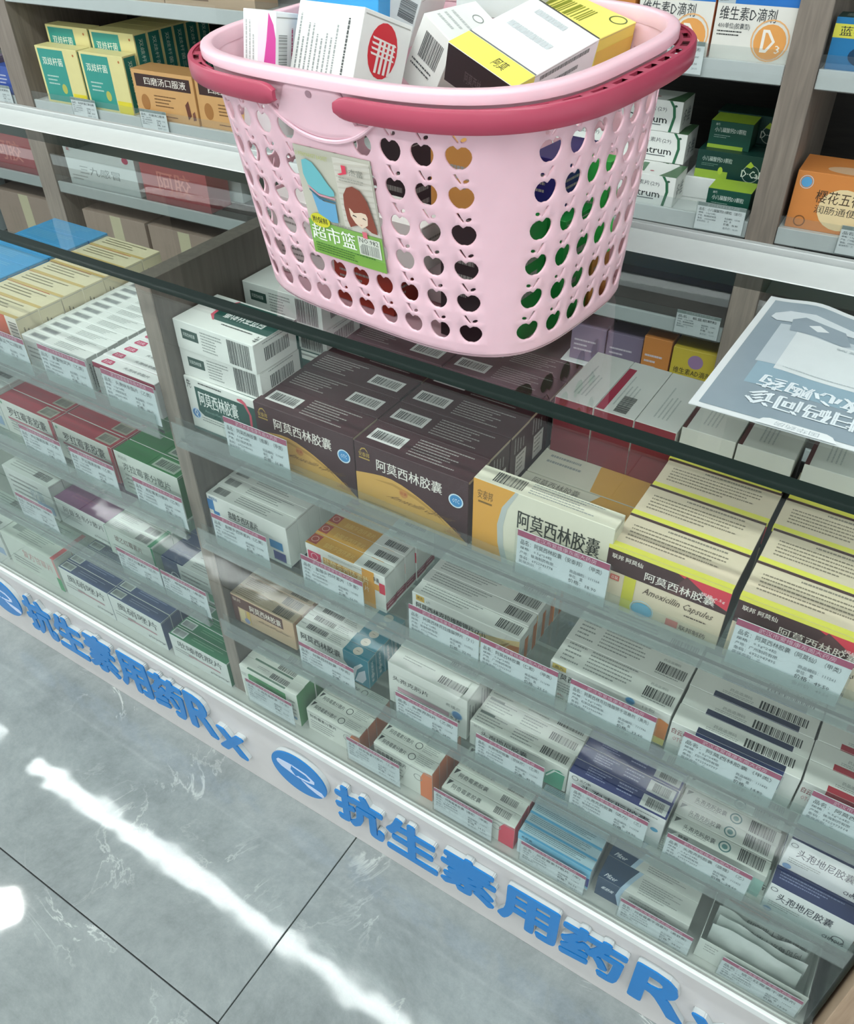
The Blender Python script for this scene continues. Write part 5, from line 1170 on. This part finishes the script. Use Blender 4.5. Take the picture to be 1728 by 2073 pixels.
heapbox('sky_blue', (-.780, .330, 1.2560), (-.1, .02, .10), (.105, .030, .050), .80, .02, '3b9ad6', None, lambda P, e: P['F'].rect(.2, .8, .8, .9, '8a5ac0'), 'bright blue carton behind the swoosh carton')
heapbox('pale_back', (-.560, .330, 1.2700), (.05, .05, .05), (.100, .030, .030), .90, .0, 'dfe2e0', None, lambda P, e: P['F'].fine(.1, .6, .9, .95, 3, '9aa09e'), 'pale carton at the very back of the heap')
for kd, c, sz in (('dark_brown', '33262a', (.052, .060, .120)), ('green_slim', '1f8a3c', (.020, .045, .120)), ('leaf_green', '1f8a3c', (.060, .055, .110)), ('deep_navy', '25246a', (.030, .070, .050)), ('tan_box', 'c08a45', (.070, .040, .060)), ('brick_red', '9a3524', (.080, .040, .050)), ('white_low', 'e4e3df', (.095, .055, .045)), ('lime', '34b04a', (.030, .020, .090))):
    carton(kd, *sz, c, None, lambda P: (P['F'].fine(.1, .3, .8, .7, 3, '9a9a94'), P['R'].fine(.1, .3, .8, .7, 3, '9a9a94')))
BM = Matrix.Translation(BC) @ Matrix.Rotation(BYAW, 4, 'Z')
def inb(kind, x, y, z, rz, label, group='cartons in the basket', rx=0, ry=0):
    mm = BM @ Matrix.Translation((x, y, z)) @ Euler((rx, ry, rz)).to_matrix().to_4x4()
    o = put(kind, mm.to_translation(), mm.to_euler(), label, group); return o
zb = .0105
inb('brick_red', -.060, -.112, zb, 0.0, 'brick red carton at the front of the basket floor')
inb('white_low', -.160, -.100, zb, .05, 'white carton at the front left of the basket floor')
inb('green_slim', .134, -.092, zb, 0.02, 'slim green carton beside the dark brown one')
inb('dark_brown', .080, -.112, zb, 0.02, 'dark brown carton seen through the front right holes')
inb('leaf_green', .109, -.040, zb, 0.0, 'leaf green carton seen through the right side holes')
inb('tan_box', .098, .020, zb, 0.05, 'tan carton at the right side of the basket floor')
inb('lime', .150, -.045 + .058, zb + .061, 0, 'lime green slim carton leaning behind the right side holes')
inb('white_low', -.050, -.060, zb, 0.0, 'white carton in the middle of the basket floor')
inb('white_low', -.165, -.030, zb, 0.2, 'white carton at the left of the basket floor')
inb('white_low', -.055, .010, zb, 0.0, 'white carton toward the back of the basket floor')
inb('dark_brown', -.125, .035, zb, 0.0, 'dark brown carton at the back left in the basket')
inb('tan_box', .066, -.108, zb + .1215, 0.0, 'tan carton lying on the dark brown one')
inb('white_low', -.150, -.108, zb + .046, -.04, 'white carton second up at the front left')
inb('white_low', -.045, -.105, zb + .051, 0.03, 'white carton on the brick red one')
inb('deep_navy', .125, -.040, zb + .1115, 0.0, 'small navy carton on the green one')
inb('white_low', .020, .030, zb + .064, 0.0, 'white carton resting on others in the basket centre')


bpy.data.objects.remove(_to)
